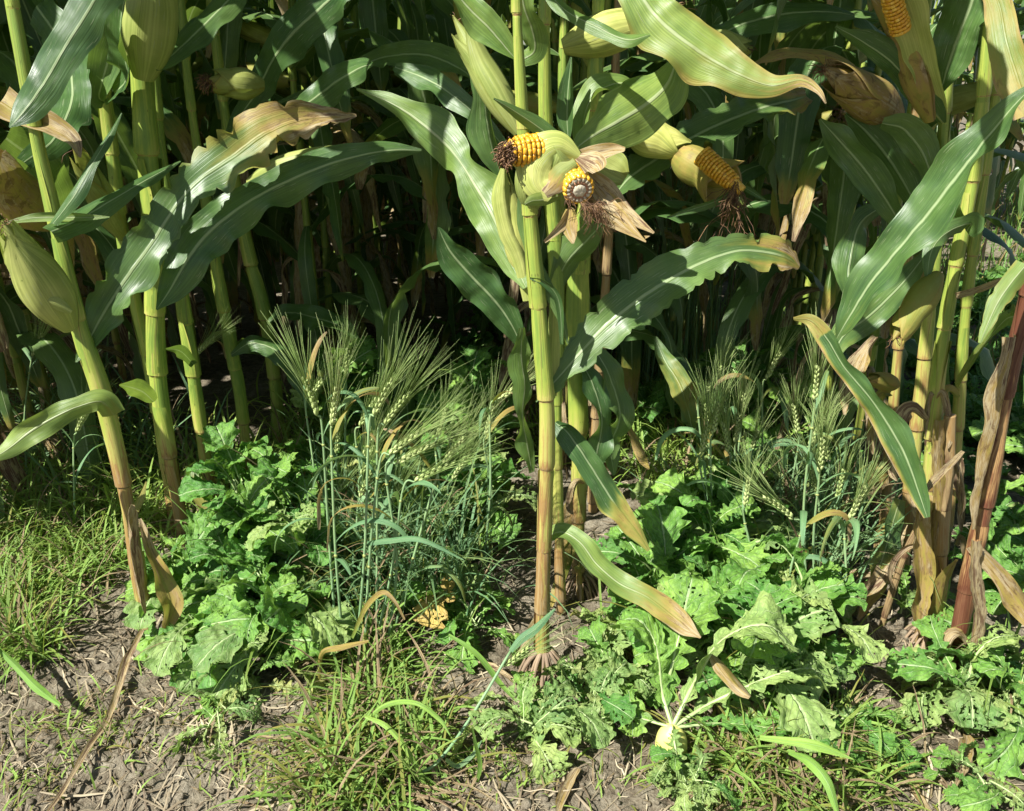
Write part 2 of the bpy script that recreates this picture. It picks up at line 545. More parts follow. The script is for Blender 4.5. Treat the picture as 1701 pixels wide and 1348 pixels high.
def clod(x, y):
    v = Vector((x, y, 0.0))
    h = gh(x, y)
    n1 = noise.noise(v * 14.0)
    n2 = noise.noise(v * 34.0 + Vector((5, 0, 0)))
    n3 = noise.noise(v * 75.0 + Vector((0, 9, 0)))
    h += 0.014 * abs(n1) + 0.009 * n2 * (0.6 + n1) + 0.006 * n3
    return h


gx = axis(-1.35, 1.45, 0.009, 600.0)
gy = axis(0.75, 2.35, 0.009, 600.0)
V = []
nearmask = []
for yy in gy:
    for xx in gx:
        near = -1.5 < xx < 1.6 and 0.6 < yy < 2.6
        V.append((xx, yy, clod(xx, yy) if near else (gh(xx, yy) if abs(xx) < 15 and abs(yy) < 15 else 0.0)))
mb = MB()
mb.add(V, grid_faces(len(gy), len(gx)), [(0, 0)] * len(V), 0.0)
ground = mb.build('ground', M['soil'])
tag(ground, kind='structure')

# ------------------------------------------------------------ maize parts
def stalk_mesh(name, C, Rr, parent, origin, age, rnd, first=0.05, inter=0.13, mat=None, k=14):
    """C: coarse path, Rr radii at the same points; internodes with sheaths and swollen nodes"""
    n = 90
    D = catmull(np.hstack([C, np.array(Rr)[:, None]]), n)
    C2, R2 = D[:, :3], D[:, 3]
    seg = np.r_[0, np.cumsum(np.linalg.norm(np.diff(C2, axis=0), axis=1))]
    nodes = []
    s = first
    while s < seg[-1]:
        nodes.append(s); s += inter * rnd.uniform(0.8, 1.25)
    # resample with extra rings around nodes
    ss = sorted(set(list(np.linspace(0, seg[-1], 60)) + [q + d for q in nodes for d in (-0.012, -0.005, -0.002, 0.0, 0.002, 0.005, 0.012) if 0 < q + d < seg[-1]]))
    CC = np.array([[np.interp(q, seg, C2[:, a]) for a in range(3)] for q in ss])
    rr = []; A = []
    for q in ss:
        r = np.interp(q, seg, R2)
        dn = min([abs(q - x) for x in nodes] + [9])
        below = [x for x in nodes if x <= q]
        since = q - below[-1] if below else 0.1
        f = 1.10 - 0.20 * min(1, since / inter)
        if since < 0.012: f -= 0.10 * (1 - since / 0.012)
        if dn < 0.0012: f -= 0.05
        rr.append(r * f)
        a = age(q / seg[-1], q)
        a += 0.16 * max(0, 1 - since / 0.03)
        if dn < 0.0012: a = a + 0.35
        A.append(a)
    m = MB()
    tube(m, CC, rr, k, A, 1.0, 0.92, 0.035, rnd.uniform(0, 6))
    # leaf sheaths wrapped round each internode, their margins overlapping and partly peeled
    Tn = frame_path(C2)
    for q0 in nodes:
        if q0 > seg[-1] - inter * 0.5 or rnd.random() < 0.12: continue
        ln = inter * rnd.uniform(0.75, 1.25); a0 = rnd.uniform(0, 6.28); nn_, kk = 16, 15
        peel = rnd.uniform(0, 0.25) * (1 if rnd.random() < .6 else 2.2)
        V = []; UV = []; AA = []
        off = rnd.uniform(-.08, .10); low = q0 / seg[-1]
        for i in range(nn_):
            t = i / (nn_ - 1); q = min(q0 + 0.003 + ln * t, seg[-1])
            c = np.array([np.interp(q, seg, C2[:, a]) for a in range(3)]); tt = Tn[int(np.searchsorted(seg, q).clip(0, len(seg) - 1))]
            x = nrm(np.cross(tt, [0.0, 1.0, 0.1])); y = np.cross(tt, x)
            r = np.interp(q, seg, R2) * (1.13 - 0.14 * t + 0.02 * math.sin(t * 9 + a0))
            span = 5.6 * (1 - 0.22 * t ** 2)
            for j in range(kk):
                u = j / (kk - 1); an = a0 + (u - .5) * span
                ed = abs(u - .5) * 2
                rr2 = r * (1 + peel * max(0, ed - .75) * 2.5 * t + 0.03 * math.cos(an * 6) + 0.05 * noise.noise(Vector((an * 2, q * 30, a0))))
                V.append(c + (x * math.cos(an) + y * math.sin(an) * .92) * rr2)
                UV.append((u * 1.7, q)); AA.append(age(q / seg[-1], q) + off + 0.3 * max(0, ed - .85) * 3 + 0.15 * max(0, .1 - t) * 10)
        m.add(V, grid_faces(nn_, kk), UV, AA)
    o = m.build('stalk', mat or M['stalk'], parent, origin)
    return o, nodes, C2, seg


def brace_roots(parent, origin, base, r, rnd, n=14, h=0.05, spread=0.045):
    m = MB()
    for layer in range(2):
        hh = h * (1.0 if layer == 0 else 0.5)
        for i in range(n):
            a = 2 * math.pi * (i + rnd.uniform(-.25, .25)) / n
            sp = spread * rnd.uniform(0.7, 1.25) * (1 - 0.25 * layer)
            d = np.array([math.cos(a), math.sin(a), 0])
            p0 = base + d * r * 0.8 + np.array([0, 0, hh])
            p1 = base + d * (r + sp * 0.45) + np.array([0, 0, hh * 0.65])
            p2 = base + d * (r + sp) + np.array([0, 0, -0.02])
            C = catmull([p0, p1, p2], 7)
            tube(m, C, np.linspace(0.0036, 0.0026, 7) * rnd.uniform(0.8, 1.2), 6, rnd.uniform(0, 0.5))
    return m.build('brace_roots', M['root'], parent, origin)


def leaf_px(parent, origin, Y0, Y1, pts, rnd=None, mat='leaf', roll=None, dry=None, fold=0.22, ruf=0.13, nv=13, curl=0.0, edge=0.0, rag=0.0, name='leaf', seg=40, bow=0.0, v0=0.0, rfreq=22.0):
    """leaf traced as (x, y, width) photograph pixels, from its own distance Y0 to Y1"""
    rnd = rnd or R
    k = len(pts)
    C = []; W = []
    for i, p in enumerate(pts):
        t = i / (k - 1)
        Y = Y0 + (Y1 - Y0) * t - bow * math.sin(math.pi * t)
        C.append(P(p[0], p[1], Y)); W.append(p[2] * mpp(p[0], p[1], Y) / 2 * 0.95)
    rl = roll if roll is not None else rnd.uniform(-0.5, 0.5)
    if not hasattr(rl, '__len__'):
        rl = (rl, rl + rnd.uniform(-0.3, 0.3))
    seg = int(seg * 1.6)
    D = catmull(np.hstack([np.array(C), np.array(W)[:, None]]), seg)
    C, W = D[:, :3], np.maximum(D[:, 3], 0.0006)
    T = frame_path(C)
    SV = []
    for i in range(seg):
        view = nrm(C[i] - np.array([0, 0, CAM_H]))
        s = nrm(np.cross(T[i], view))
        a = rl[0] + (rl[1] - rl[0]) * i / (seg - 1)
        nn = np.cross(s, T[i])
        SV.append(s * math.cos(a) + nn * math.sin(a))
        W[i] /= max(0.55, math.cos(a))
    m = MB()
    d0 = dry if dry is not None else (0.0, 0.0)
    if not callable(d0):
        dd = d0
        hq = rnd.uniform(0, 99)

        def d0(v, u):
            s_ = v + 0.16 * noise.noise(Vector((u * 4.5, hq, 0))) + 0.07 * noise.noise(Vector((u * 14, hq, 3))) + 0.06 * (abs(u) - .4)
            return float(np.interp(s_, np.linspace(0, 1, len(dd)), dd))
    blade(m, C, W, SV, rnd, nv, fold * (1 if rnd.random() < 0.5 else -1), ruf, rfreq, d0, v0, curl, edge, rag, torn=False)
    return m.build(name, M[mat], parent, origin)


def maize_leaf_local(rnd, az, z0, L, Wd, up, droop, dry, base_r=0.012, lean=(0, 0), brown=False, twist=0.0, seg=26, nv=7, ruf=0.13):
    """a leaf springing from a stalk: rises at angle up, bends over"""
    d = np.array([math.cos(az), math.sin(az), 0])
    side = np.array([-math.sin(az), math.cos(az), 0])
    C = [np.array([lean[0], lean[1], z0]) + d * base_r * 0.6]
    ang = up
    st = L / (seg - 1)
    kink = rnd.uniform(0.25, 0.7) if rnd.random() < 0.35 else 9
    sidew = rnd.uniform(-0.5, 0.5)
    for i in range(seg - 1):
        t = i / (seg - 1)
        ang -= droop * st / L * (0.5 + 1.6 * t)
        if kink < t < kink + 0.06: ang -= 0.35
        ang = max(ang, -1.45)
        C.append(C[-1] + (d * math.cos(ang) + side * sidew * t * 0.5 + np.array([0, 0, math.sin(ang)])) * st)
    C = np.array(C)
    v = np.linspace(0, 1, seg)
    W = Wd / 2 * np.minimum(1, 0.38 + v * 2.6) * np.sqrt(np.clip(1 - ((v - 0.25) / 0.76).clip(0, 1) ** 2.2, 0, 1)) + 0.0008
    T = frame_path(C)
    SV = []
    for i in range(seg):
        a = twist * v[i] ** 1.5
        s = nrm(side - T[i] * np.dot(side, T[i]))
        nn = np.cross(s, T[i])
        SV.append(s * math.cos(a) + nn * math.sin(a))
    m = MB()
    blade(m, C, W, SV, rnd, nv, 0.28 if not brown else 0.6, ruf, 20, dry, 0, 0, 0.0, 0.3 if brown else 0.0)
    return m


def ear_mesh(m, p0, p1, rad, rnd, dry=0.0, shells=4, open_=0.0, cut=1.0, bend=0.0):
    """husk: overlapping shells round the axis from base p0 to tip p1"""
    p0, p1 = np.asarray(p0, float), np.asarray(p1, float)
    ax = nrm(p1 - p0)
    L = np.linalg.norm(p1 - p0)
    ref = np.array([0, 0, 1.0]) if abs(ax[2]) < 0.9 else np.array([1.0, 0, 0])
    x = nrm(np.cross(ax, ref)); y = np.cross(ax, x)
    sag = np.array([0, 0, -1.0])
    prof = lambda t: (0.35 + 0.65 * math.sin(min(1, t / 0.38) * math.pi / 2)) if t < 0.38 else max(0.05, math.cos((t - 0.38) / 0.62 * math.pi / 2 * 0.95) ** 1.1)
    for s in range(shells):
        a0 = s * 2.4 + rnd.uniform(-0.3, 0.3)
        span = 1.25 * math.pi if s else 2 * math.pi
        top = cut * (1.0 if s == 0 else rnd.uniform(0.86, 1.02))
        n, k = 22, 19
        V = []; UV = []; A = []
        gap = 1.0 + 0.05 * s
        for i in range(n):
            t = i / (n - 1) * top
            r0 = rad * prof(t) * gap
            sp = span * (1 - max(0, (t - 0.55 * top) / (0.45 * top)) ** 1.6 * (0.85 if s else 0.0))
            for j in range(k):
                u = j / (k - 1)
                a = a0 + (u - 0.5) * sp
                fl = open_ * max(0, t - 0.6) * rad * 5 if s else 0
                rr = r0 * (1 + 0.018 * math.cos(a * 13 + s) + 0.05 * noise.noise(Vector((a * 1.5, t * 4, s * 3.3)))) + fl
                if s and (j == 0 or j == k - 1): rr += rad * 0.03
                V.append(p0 + ax * (t * L) + (x * math.cos(a) + y * math.sin(a)) * rr + sag * (bend * L * (t ** 2)))
                UV.append((u * 0.8 + 0.55 if u > .5 else u * 0.8, t * L))
                A.append(dry + 0.25 * max(0, t - 0.75) * 3 + (0.12 if s and (j in (0, k - 1)) else 0))
        m.add(V, grid_faces(n, k), UV, A)


def silk_mesh(m, p, d, rnd, n=40, L=0.05, spread=0.6, r=0.0006):
    for i in range(n):
        q = [np.asarray(p, float) + np.array([rnd.gauss(0, 0.003) for _ in range(3)])]
        dd = nrm(nrm(d) + np.array([rnd.gauss(0, spread) for _ in range(3)]) * 0.6)
        for k in range(6):
            dd = nrm(dd + np.array([rnd.gauss(0, 0.35) for _ in range(3)]) + np.array([0, 0, -0.18]))
            q.append(q[-1] + dd * L / 6 * rnd.uniform(0.7, 1.3))
        tube(m, np.array(q), [r] * 7, 3, rnd.uniform(0, 1))


def kernels_mesh(m, p0, p1, rad, rnd, rows=16, t0=0.0, t1=1.0, size=0.0065, ang=(0, 2 * math.pi), taper=True):
    p0, p1 = np.asarray(p0, float), np.asarray(p1, float)
    ax = nrm(p1 - p0); L = np.linalg.norm(p1 - p0)
    ref = np.array([0, 0, 1.0]) if abs(ax[2]) < 0.9 else np.array([1.0, 0, 0])
    x = nrm(np.cross(ax, ref)); y = np.cross(ax, x)
    nl = max(2, int(L * (t1 - t0) / size))
    for i in range(nl):
        t = t0 + (t1 - t0) * (i + 0.5) / nl
        r0 = rad * (math.cos(max(0, t - 0.35) / 0.65 * 1.25) ** 0.6 if taper else 1.0)
        kw = 2 * math.pi * r0 / rows * 0.56
        for j in range(rows):
            a = 2 * math.pi * (j + 0.5 * (i % 2) * 0.3) / rows + rnd.uniform(-.03, .03)
            if not (ang[0] <= (a % (2 * math.pi)) <= ang[1]): continue
            n = x * math.cos(a) + y * math.sin(a)
            tt = np.cross(ax, n)
            c = p0 + ax * (t * L + rnd.uniform(-.0005, .0005)) + n * (r0 * 0.80)
            V = []; hgt = r0 * 0.22 * rnd.uniform(0.7, 1.12); js = rnd.uniform(.86, 1.04); c = c + tt * rnd.gauss(0, .00025)
            for (f, hh) in ((1.0, 0.0), (1.02, 0.6), (0.7, 0.95)):
                for q in range(8):
                    b = math.pi * 2 * q / 8 + math.pi / 8
                    cx = math.copysign(abs(math.cos(b)) ** 0.6, math.cos(b)); sy = math.copysign(abs(math.sin(b)) ** 0.6, math.sin(b))
                    V.append(c + ax * (cx * size * 0.47 * f * js) + tt * (sy * kw * f * js) + n * (hh * hgt))
            V.append(c + n * hgt * 0.92)
            F = grid_faces(3, 8, closed=True) + [(16 + q, 16 + (q + 1) % 8, 24) for q in range(8)]
            m.add(V, F, [(0, 0)] * 25, rnd.uniform(-0.25, 0.35))


# ------------------------------------------------------------ generic maize plants (rows going back into the field)
def brown_dry(rnd, a=0.75):
    b = rnd.uniform(-0.1, 0.2)
    return lambda v, u: a + b + 0.15 * v


def green_dry(rnd):
    tip = rnd.uniform(0.72, 1.0)
    e = rnd.uniform(0.0, 0.12)
    return lambda v, u: max(0, (v - tip) * 4) + e * abs(u) ** 4


def upper_leaves(root, rnd, path, z_from, z_to, az0, n_up=(0.9, 1.25)):
    """leaves (children of root, local coordinates) on a stalk path [(x,y,z)] between heights"""
    P_ = np.array(path)
    z = z_from; k = 0
    while z < z_to:
        x = np.interp(z, P_[:, 2], P_[:, 0]); y = np.interp(z, P_[:, 2], P_[:, 1])
        az = az0 + (math.pi if k % 2 else 0) + rnd.uniform(-0.45, 0.45)
        m = maize_leaf_local(rnd, az, z, rnd.uniform(0.6, 0.85), rnd.uniform(0.07, 0.095), rnd.uniform(*n_up), rnd.uniform(1.3, 2.4), green_dry(rnd), 0.012, (x, y), twist=rnd.uniform(-0.9, 0.9))
        m.build('leaf', M['leaf'], root)
        z += rnd.uniform(0.13, 0.18); k += 1


def make_maize(seed, deep=False):
    rnd = random.Random(seed)
    root = thing('maize_plant', 'maize plant', 'maize plant', (0, 0, 0), 'maize plants in the rows behind')
    H = rnd.uniform(1.95, 2.2)
    lx, ly = rnd.uniform(-0.10, 0.10), rnd.uniform(-0.06, 0.06)
    path = [(0, 0, -0.02), (lx * 0.2, ly * 0.2, 0.4), (lx * 0.5, ly * 0.5, 0.95), (lx * 0.8, ly, 1.5), (lx, ly * 1.2, H)]
    tan = rnd.random() < 0.5
    zz = rnd.uniform(0.3, 0.55)
    age = (lambda v, q: 0.68 + 0.1 * math.sin(q * 7)) if tan else (lambda v, q: max(0.03, 0.55 - 0.55 * (q / zz) ** 0.8) + 0.05)
    stalk_mesh('stalk', path, [0.0115, 0.0115, 0.011, 0.008, 0.004], root, (0, 0, 0), age, rnd, 0.06, 0.135, k=10)
    az0 = rnd.uniform(0, math.pi)
    P_ = np.array(path)
    z = 0.16; k = 0
    while z < H - 0.1:
        x = np.interp(z, P_[:, 2], P_[:, 0]); y = np.interp(z, P_[:, 2], P_[:, 1])
        az = az0 + (math.pi if k % 2 else 0) + rnd.uniform(-0.4, 0.4)
        if z < 0.36:
            if rnd.random() < 0.9:
                m = maize_leaf_local(rnd, az, z, rnd.uniform(0.25, 0.5), rnd.uniform(0.025, 0.045), rnd.uniform(-0.2, 0.6), rnd.uniform(2.5, 4.5), brown_dry(rnd), 0.012, (x, y), brown=True, twist=rnd.uniform(-2, 2))
                m.build('leaf', M['leaf'], root)
        else:
            dr = brown_dry(rnd, 0.5) if (z < 0.8 and rnd.random() < 0.2) else green_dry(rnd)
            m = maize_leaf_local(rnd, az, z, rnd.uniform(0.55, 0.9), rnd.uniform(0.055, 0.095), rnd.uniform(0.5, 1.2), rnd.uniform(1.6, 3.4), dr, 0.012, (x, y), twist=rnd.uniform(-1.2, 1.2))
            m.build('leaf', M['leaf'], root)
        z += rnd.uniform(0.085, 0.125); k += 1
    for q in range(5):      # dead leaves hanging down the stalk
        zq = rnd.uniform(0.35, 0.95)
        x = np.interp(zq, P_[:, 2], P_[:, 0]); y = np.interp(zq, P_[:, 2], P_[:, 1])
        m = maize_leaf_local(rnd, rnd.uniform(0, 6.28), zq, rnd.uniform(0.3, 0.6), rnd.uniform(0.025, 0.06), rnd.uniform(-0.3, 0.5), rnd.uniform(3, 6), brown_dry(rnd, .7) if q < 3 else green_dry(rnd), 0.012, (x, y), brown=q < 3, twist=rnd.uniform(-3, 3), seg=20)
        m.build('leaf', M['leaf'], root)
    # ear
    ze = rnd.uniform(0.88, 1.08)
    aze = az0 + rnd.choice([0, math.pi]) + rnd.uniform(-.4, .4)
    x = np.interp(ze, P_[:, 2], P_[:, 0]); y = np.interp(ze, P_[:, 2], P_[:, 1])
    el = rnd.uniform(0.1, 1.2)
    d = np.array([math.cos(aze) * math.cos(el), math.sin(aze) * math.cos(el), math.sin(el)])
    p0 = np.array([x, y, ze]) + d * 0.01
    p1 = p0 + d * rnd.uniform(0.20, 0.25)
    m = MB(); ear_mesh(m, p0, p1, rnd.uniform(0.024, 0.03), rnd, rnd.uniform(0.0, 0.35), 4, 0.3)
    e = m.build('ear', M['husk'], root)
    m = MB(); silk_mesh(m, p1 - d * 0.012, d, rnd, 30, 0.045)
    m.build('silk', M['silk'], e)
    return root


def copy_tree(o, parent=None):
    c = o.copy(); COL.objects.link(c)
    if parent is not None: c.parent = parent
    for ch in kids[o.name]:
        copy_tree(ch, c)
    return c


ORD = ['first', 'second', 'third', 'fourth', 'fifth', 'sixth', 'seventh', 'eighth', 'ninth', 'tenth', 'eleventh', 'twelfth']
protos = [make_maize(100 + i) for i in range(8)]
kids = {}
for o in bpy.data.objects:
    kids[o.name] = []
for o in bpy.data.objects:
    if o.parent: kids[o.parent.name].append(o)
used = set()
rowrnd = random.Random(5)


def place_maize(x, y, label, group):
    i = rowrnd.randrange(8)
    if i not in used:
        used.add(i); o = protos[i]
    else:
        o = copy_tree(protos[i])
    o.location = (x, y, gh(x, y))
    o.rotation_euler = (rowrnd.uniform(-.04, .04), rowrnd.uniform(-.04, .04), rowrnd.uniform(0, 6.28))
    s = rowrnd.uniform(0.93, 1.08); o.scale = (s, s, s)
    o['label'] = label; o['group'] = group
    return o


#  x0, y0 of the row's front end, first y, last y, row words
ROWS = [
    (-0.749, 1.438, 2.62, 8.5, 'left row', 0.15),
    (0.065, 1.344, 2.25, 8.5, 'central row', 0.15),
    (0.845, 1.318, 2.05, 8.5, 'right row', 0.17),
    (-1.52, 1.45, 1.58, 8.5, 'row beyond the left row', 0.16),
    (-2.30, 1.45, 2.0, 8.5, 'second row beyond the left row', 0.18),
    (-3.1, 1.45, 2.9, 8.5, 'far left row', 0.22),
    (1.62, 1.318, 5.2, 8.5, 'row beyond the right row', 0.26),
    (2.45, 1.318, 5.6, 8.5, 'second row beyond the right row', 0.30),
    (3.3, 1.318, 5.8, 8.5, 'far right row', 0.32),
]
for (x0, y0, ya, yb, words_, stp) in ROWS:
    y = ya; k = 0
    while y < yb:
        xx = x0 + 0.1 * (y - y0) + rowrnd.uniform(-0.03, 0.03)
        if k < 12:
            lab = f"maize plant {ORD[k]} back in the {words_}, in shade"
        else:
            lab = f"one of many maize plants far back in the {words_}"
        place_maize(xx, y, lab, 'maize plants deep in the ' + words_)
        st = stp * (1.0 if y < 4 else 1.35)
        y += st * rowrnd.uniform(0.75, 1.25); k += 1

# ------------------------------------------------------------ traced maize plants at the field edge
def traced_plant(label, pts, Y, age, seed, inter=0.13, top=True, mat=None, lean=0.0, first=0.05, upper=True, group=None):
    """pts: (x, y, width) photograph pixels from the ground up"""
    rnd = random.Random(seed)
    k = len(pts)
    C = []; rr = []
    for i, p in enumerate(pts):
        YY = Y + lean * i / (k - 1)
        C.append(P(p[0], p[1], YY)); rr.append(p[2] * mpp(p[0], p[1], YY) / 2 * 0.83)
    b = np.array(C[0])
    org = np.array([b[0], b[1], gh(b[0], b[1])])
    C[0] = np.array([b[0], b[1], min(b[2], org[2]) - 0.02])
    root = thing('maize_plant', label, 'maize plant', org, group or 'maize plants along the field edge')
    if top:
        last = C[-1]
        dirn = (C[-1] - C[-2]) / max(1e-6, (C[-1] - C[-2])[2])
        for z in (1.5, 1.8, 2.1):
            if z > last[2] + 0.1:
                C.append(last + dirn * (z - last[2]) * 0.5 + np.array([0, 0, (z - last[2]) * 0.5]))
                rr.append(rr[-1] * 0.75)
    stalk_mesh('stalk', C, rr, root, org, age, rnd, first, inter, mat, k=18)
    if top and upper:
        upper_leaves(root, rnd, [c - org for c in C], 1.30 - org[2], 1.95, 2.36 + rnd.gauss(0, .25))
        if not (1.28 < Y < 1.30 or 1.43 < Y < 1.44):
            upper_leaves(root, rnd, [c - org for c in C], 1.38 - org[2], 2.0, rnd.uniform(0, 3.14))
    root['_z'] = 0
    del root['_z']
    return root, org, rnd


def edgeage(z1, lo=0.0, hi=0.75):
    return lambda v, q: lo + (hi - lo) * max(0, 1 - q / z1) ** 0.9


plants = {}


def pl(key, *a, **k):
    plants[key] = traced_plant(*a, **k)
    return plants[key]


# left group
pl('L1', 'frontmost left maize stalk, reddish brown below, with a fat yellow-green ear at its side',
   [(252, 1062, 26), (232, 970, 27), (214, 850, 28), (190, 735, 33), (165, 640, 36), (132, 545, 34), (105, 430, 30), (86, 340, 27), (66, 255, 26), (45, 140, 26), (20, 0, 24)], 1.438, lambda v, q: float(np.interp(q, [0, .3, .42, .5, .62, .8], [.70, .60, .62, .42, .22, .06])), 1, 0.16)
pl('L2', 'thick yellow-green maize stalk second from the left with dark spots on its sheath',
   [(306, 905, 22), (298, 850, 24), (284, 770, 27), (266, 660, 36), (258, 560, 36), (258, 440, 40), (252, 330, 42), (240, 200, 42), (230, 60, 38), (224, -30, 34)], 1.80, lambda v, q: float(np.interp(q, [0, .15, .3, .4], [.72, .62, .4, .1])), 2, 0.17)
pl('L3', 'slender pale maize stalk half hidden behind the thick spotted stalk on the left',
   [(292, 880, 20), (270, 740, 22), (245, 590, 24), (226, 510, 26), (205, 400, 26), (188, 270, 26), (172, 150, 26), (146, 0, 24)], 1.86, edgeage(0.4, 0.08, 0.6), 3, 0.15)
pl('L4', 'green maize stalk with a tan foot, right of the thick spotted stalk',
   [(362, 890, 22), (352, 830, 23), (332, 700, 24), (318, 600, 28), (303, 500, 27), (290, 400, 26), (270, 280, 24), (255, 120, 22), (245, 0, 20)], 1.90, edgeage(0.42, 0.05, 0.75), 4, 0.15)
pl('L5', 'tall thin green maize stalk between the left leaves, fifth stalk of the left row',
   [(410, 790, 20), (402, 680, 22), (385, 585, 24), (362, 460, 24), (345, 350, 22), (328, 250, 18), (312, 130, 17), (300, 0, 16)], 2.15, edgeage(0.35, 0.08, 0.6), 5, 0.14)
pl('L6', 'smooth green maize stalk leaning left, last well lit one of the left row',
   [(464, 735, 22), (457, 640, 23), (440, 525, 25), (415, 430, 25), (395, 330, 23), (375, 200, 20), (350, 0, 18)], 2.42, edgeage(0.3, 0.05, 0.35), 6, 0.16)
# centre group
pl('C1', 'central maize stalk in front with brace roots and a broken open ear',
   [(903, 1142, 27), (900, 1050, 28), (902, 960, 27), (905, 860, 28), (908, 760, 31), (908, 680, 32), (902, 600, 30), (893, 500, 32), (884, 400, 30), (876, 300, 26), (868, 200, 24), (862, 100, 22), (858, 0, 20)], 1.292, lambda v, q: float(np.interp(q, [0, .12, .2, .4, .55, .7], [.42, .46, .62, .5, .34, .12])), 7, 0.15)
pl('C2', 'thick green maize stalk with black streaks right behind the central stalk',
   [(962, 985, 24), (960, 900, 26), (962, 800, 30), (960, 690, 38), (958, 560, 44), (962, 440, 40), (975, 330, 34), (985, 200, 30), (990, 90, 28), (995, 0, 24)], 1.60, edgeage(0.55, 0.05, 0.8), 8, 0.17)
pl('C3', 'slim maize stalk with a reddish joint squeezed behind the central stalk',
   [(934, 965, 20), (927, 840, 20), (924, 700, 20), (925, 560, 24), (922, 420, 28), (912, 300, 27), (906, 200, 27), (904, 100, 27), (905, 0, 22)], 1.52, edgeage(0.6, 0.10, 0.66), 9, 0.16)
pl('C4', 'tan dried maize stalk at the back of the central group',
   [(985, 830, 20), (990, 700, 20), (1000, 560, 20), (1008, 440, 18), (1014, 340, 18), (1020, 200, 16), (1025, 50, 15)], 2.0, lambda v, q: 0.72, 10, 0.12)
# right group
pl('R1', 'dead dark red maize stalk with split tan sheath leaning out at the right edge',
   [(1578, 1128, 30), (1600, 1010, 31), (1622, 900, 33), (1645, 800, 32), (1662, 700, 31), (1682, 600, 31), (1702, 520, 36), (1722, 430, 33), (1745, 300, 30), (1765, 150, 28)], 1.31, lambda v, q: 0.5 + 0.12 * math.sin(q * 9), 11, 0.17, mat=M['deadstalk'])
pl('R2', 'yellow maize stalk with swollen joints and a drooping dry ear in the right group',
   [(1530, 1105, 26), (1536, 1000, 26), (1543, 880, 28), (1545, 790, 28), (1552, 680, 28), (1562, 590, 28), (1578, 490, 26), (1600, 380, 27), (1616, 300, 27), (1630, 190, 27), (1640, 90, 26), (1648, 0, 24)], 1.42, edgeage(0.75, 0.12, 0.85), 12, 0.12)
pl('R3', 'reddish brown maize stalk left of the yellow one in the right group',
   [(1500, 1010, 20), (1505, 900, 22), (1515, 780, 26), (1530, 650, 26), (1545, 500, 24), (1558, 380, 24), (1566, 250, 24), (1575, 100, 22), (1582, 0, 20)], 1.58, edgeage(0.85, 0.12, 0.8), 13, 0.13)
pl('R4', 'tan maize stalk at the back left of the right group',
   [(1462, 965, 18), (1470, 850, 19), (1480, 720, 20), (1492, 580, 20), (1505, 450, 20), (1515, 300, 19), (1522, 150, 18), (1528, 0, 16)], 1.72, lambda v, q: 0.55 + 0.1 * math.sin(q * 8), 14, 0.13)
pl('R5', 'pale maize stalk with a yellow sheath rising behind the dead right stalk',
   [(1560, 1000, 18), (1575, 860, 20), (1590, 720, 22), (1600, 560, 22), (1610, 460, 22), (1622, 380, 22), (1640, 250, 22), (1660, 120, 22), (1672, 0, 20)], 1.66, edgeage(0.7, 0.15, 0.8), 15, 0.13)


pl('R6', 'short dead grey brown stalk stub beside the dark red leaning stalk', [(1560, 1070, 20), (1562, 980, 22), (1565, 880, 24), (1574, 780, 24), (1578, 690, 22)], 1.40, lambda v, q: .72 + .1 * math.sin(q * 20), 16, .1, top=False)
pl('R7', 'thin crooked dead stem behind the drooping sheath at the right', [(1470, 1000, 12), (1500, 930, 14), (1540, 850, 13), (1580, 790, 12), (1596, 755, 8)], 1.46, lambda v, q: .8, 17, .14, top=False)


def lf(key, Y0, Y1, pts, **kw):
    root, org, rnd = plants[key]
    return leaf_px(root, org, Y0, Y1, pts, rnd, **kw)


# --- left leaves
lf('L2', 1.42, 1.66, [(126, 602, 3), (145, 570, 34), (175, 515, 64), (215, 455, 78), (255, 400, 74), (290, 345, 66), (330, 300, 74), (385, 262, 92), (440, 222, 88), (495, 200, 62), (545, 194, 32), (592, 192, 4)], roll=(0.15, 0.45), dry=(0, 0, 0, 0, 0, .03, .08, .18, .32, .5, .66, .9), seg=56, edge=.08, rag=.9)
lf('L2', 1.50, 1.72, [(260, 515, 3), (282, 482, 42), (312, 430, 74), (345, 388, 78), (388, 352, 70), (430, 325, 60), (480, 300, 62), (540, 275, 60), (600, 258, 46), (650, 250, 30), (700, 250, 6)], roll=(0.3, 0.1), dry=(0, 0, 0, 0, .05, 0, 0), seg=52)
lf('L1', 1.36, 1.44, [(16, 212, 3), (40, 185, 40), (75, 135, 60), (110, 75, 64), (145, 20, 66), (185, -50, 60), (225, -140, 40)], roll=(0.5, 0.2), dry=(0, 0, 0), ruf=0.06)
lf('L1', 1.34, 1.50, [(88, 372, 14), (120, 330, 22), (155, 270, 18), (185, 220, 10), (202, 188, 2)], roll=0.6, fold=0.5, nv=5)
lf('L1', 1.33, 1.55, [(85, 385, 30), (130, 365, 42), (190, 330, 28), (245, 298, 20), (300, 268, 3)], roll=0.5, fold=0.5, nv=7)
lf('L1', 1.34, 1.40, [(5, 372, 3), (60, 362, 14), (120, 362, 16), (182, 361, 2)], roll=0.4, fold=0.4, nv=5, mat='leafp')
lf('L1', 1.40, 1.30, [(190, 690, 38), (168, 668, 36), (130, 676, 34), (90, 694, 44), (50, 718, 50), (15, 745, 30), (-25, 770, 4)], roll=(0.4, -0.3), ruf=0.16, mat='leafp', dry=(0.3, 0.0, 0, 0, 0))
lf('L1', 1.36, 1.33, [(118, 520, 10), (95, 508, 22), (62, 490, 20), (36, 466, 6)], roll=.4, mat='husk', seg=18, fold=.6)
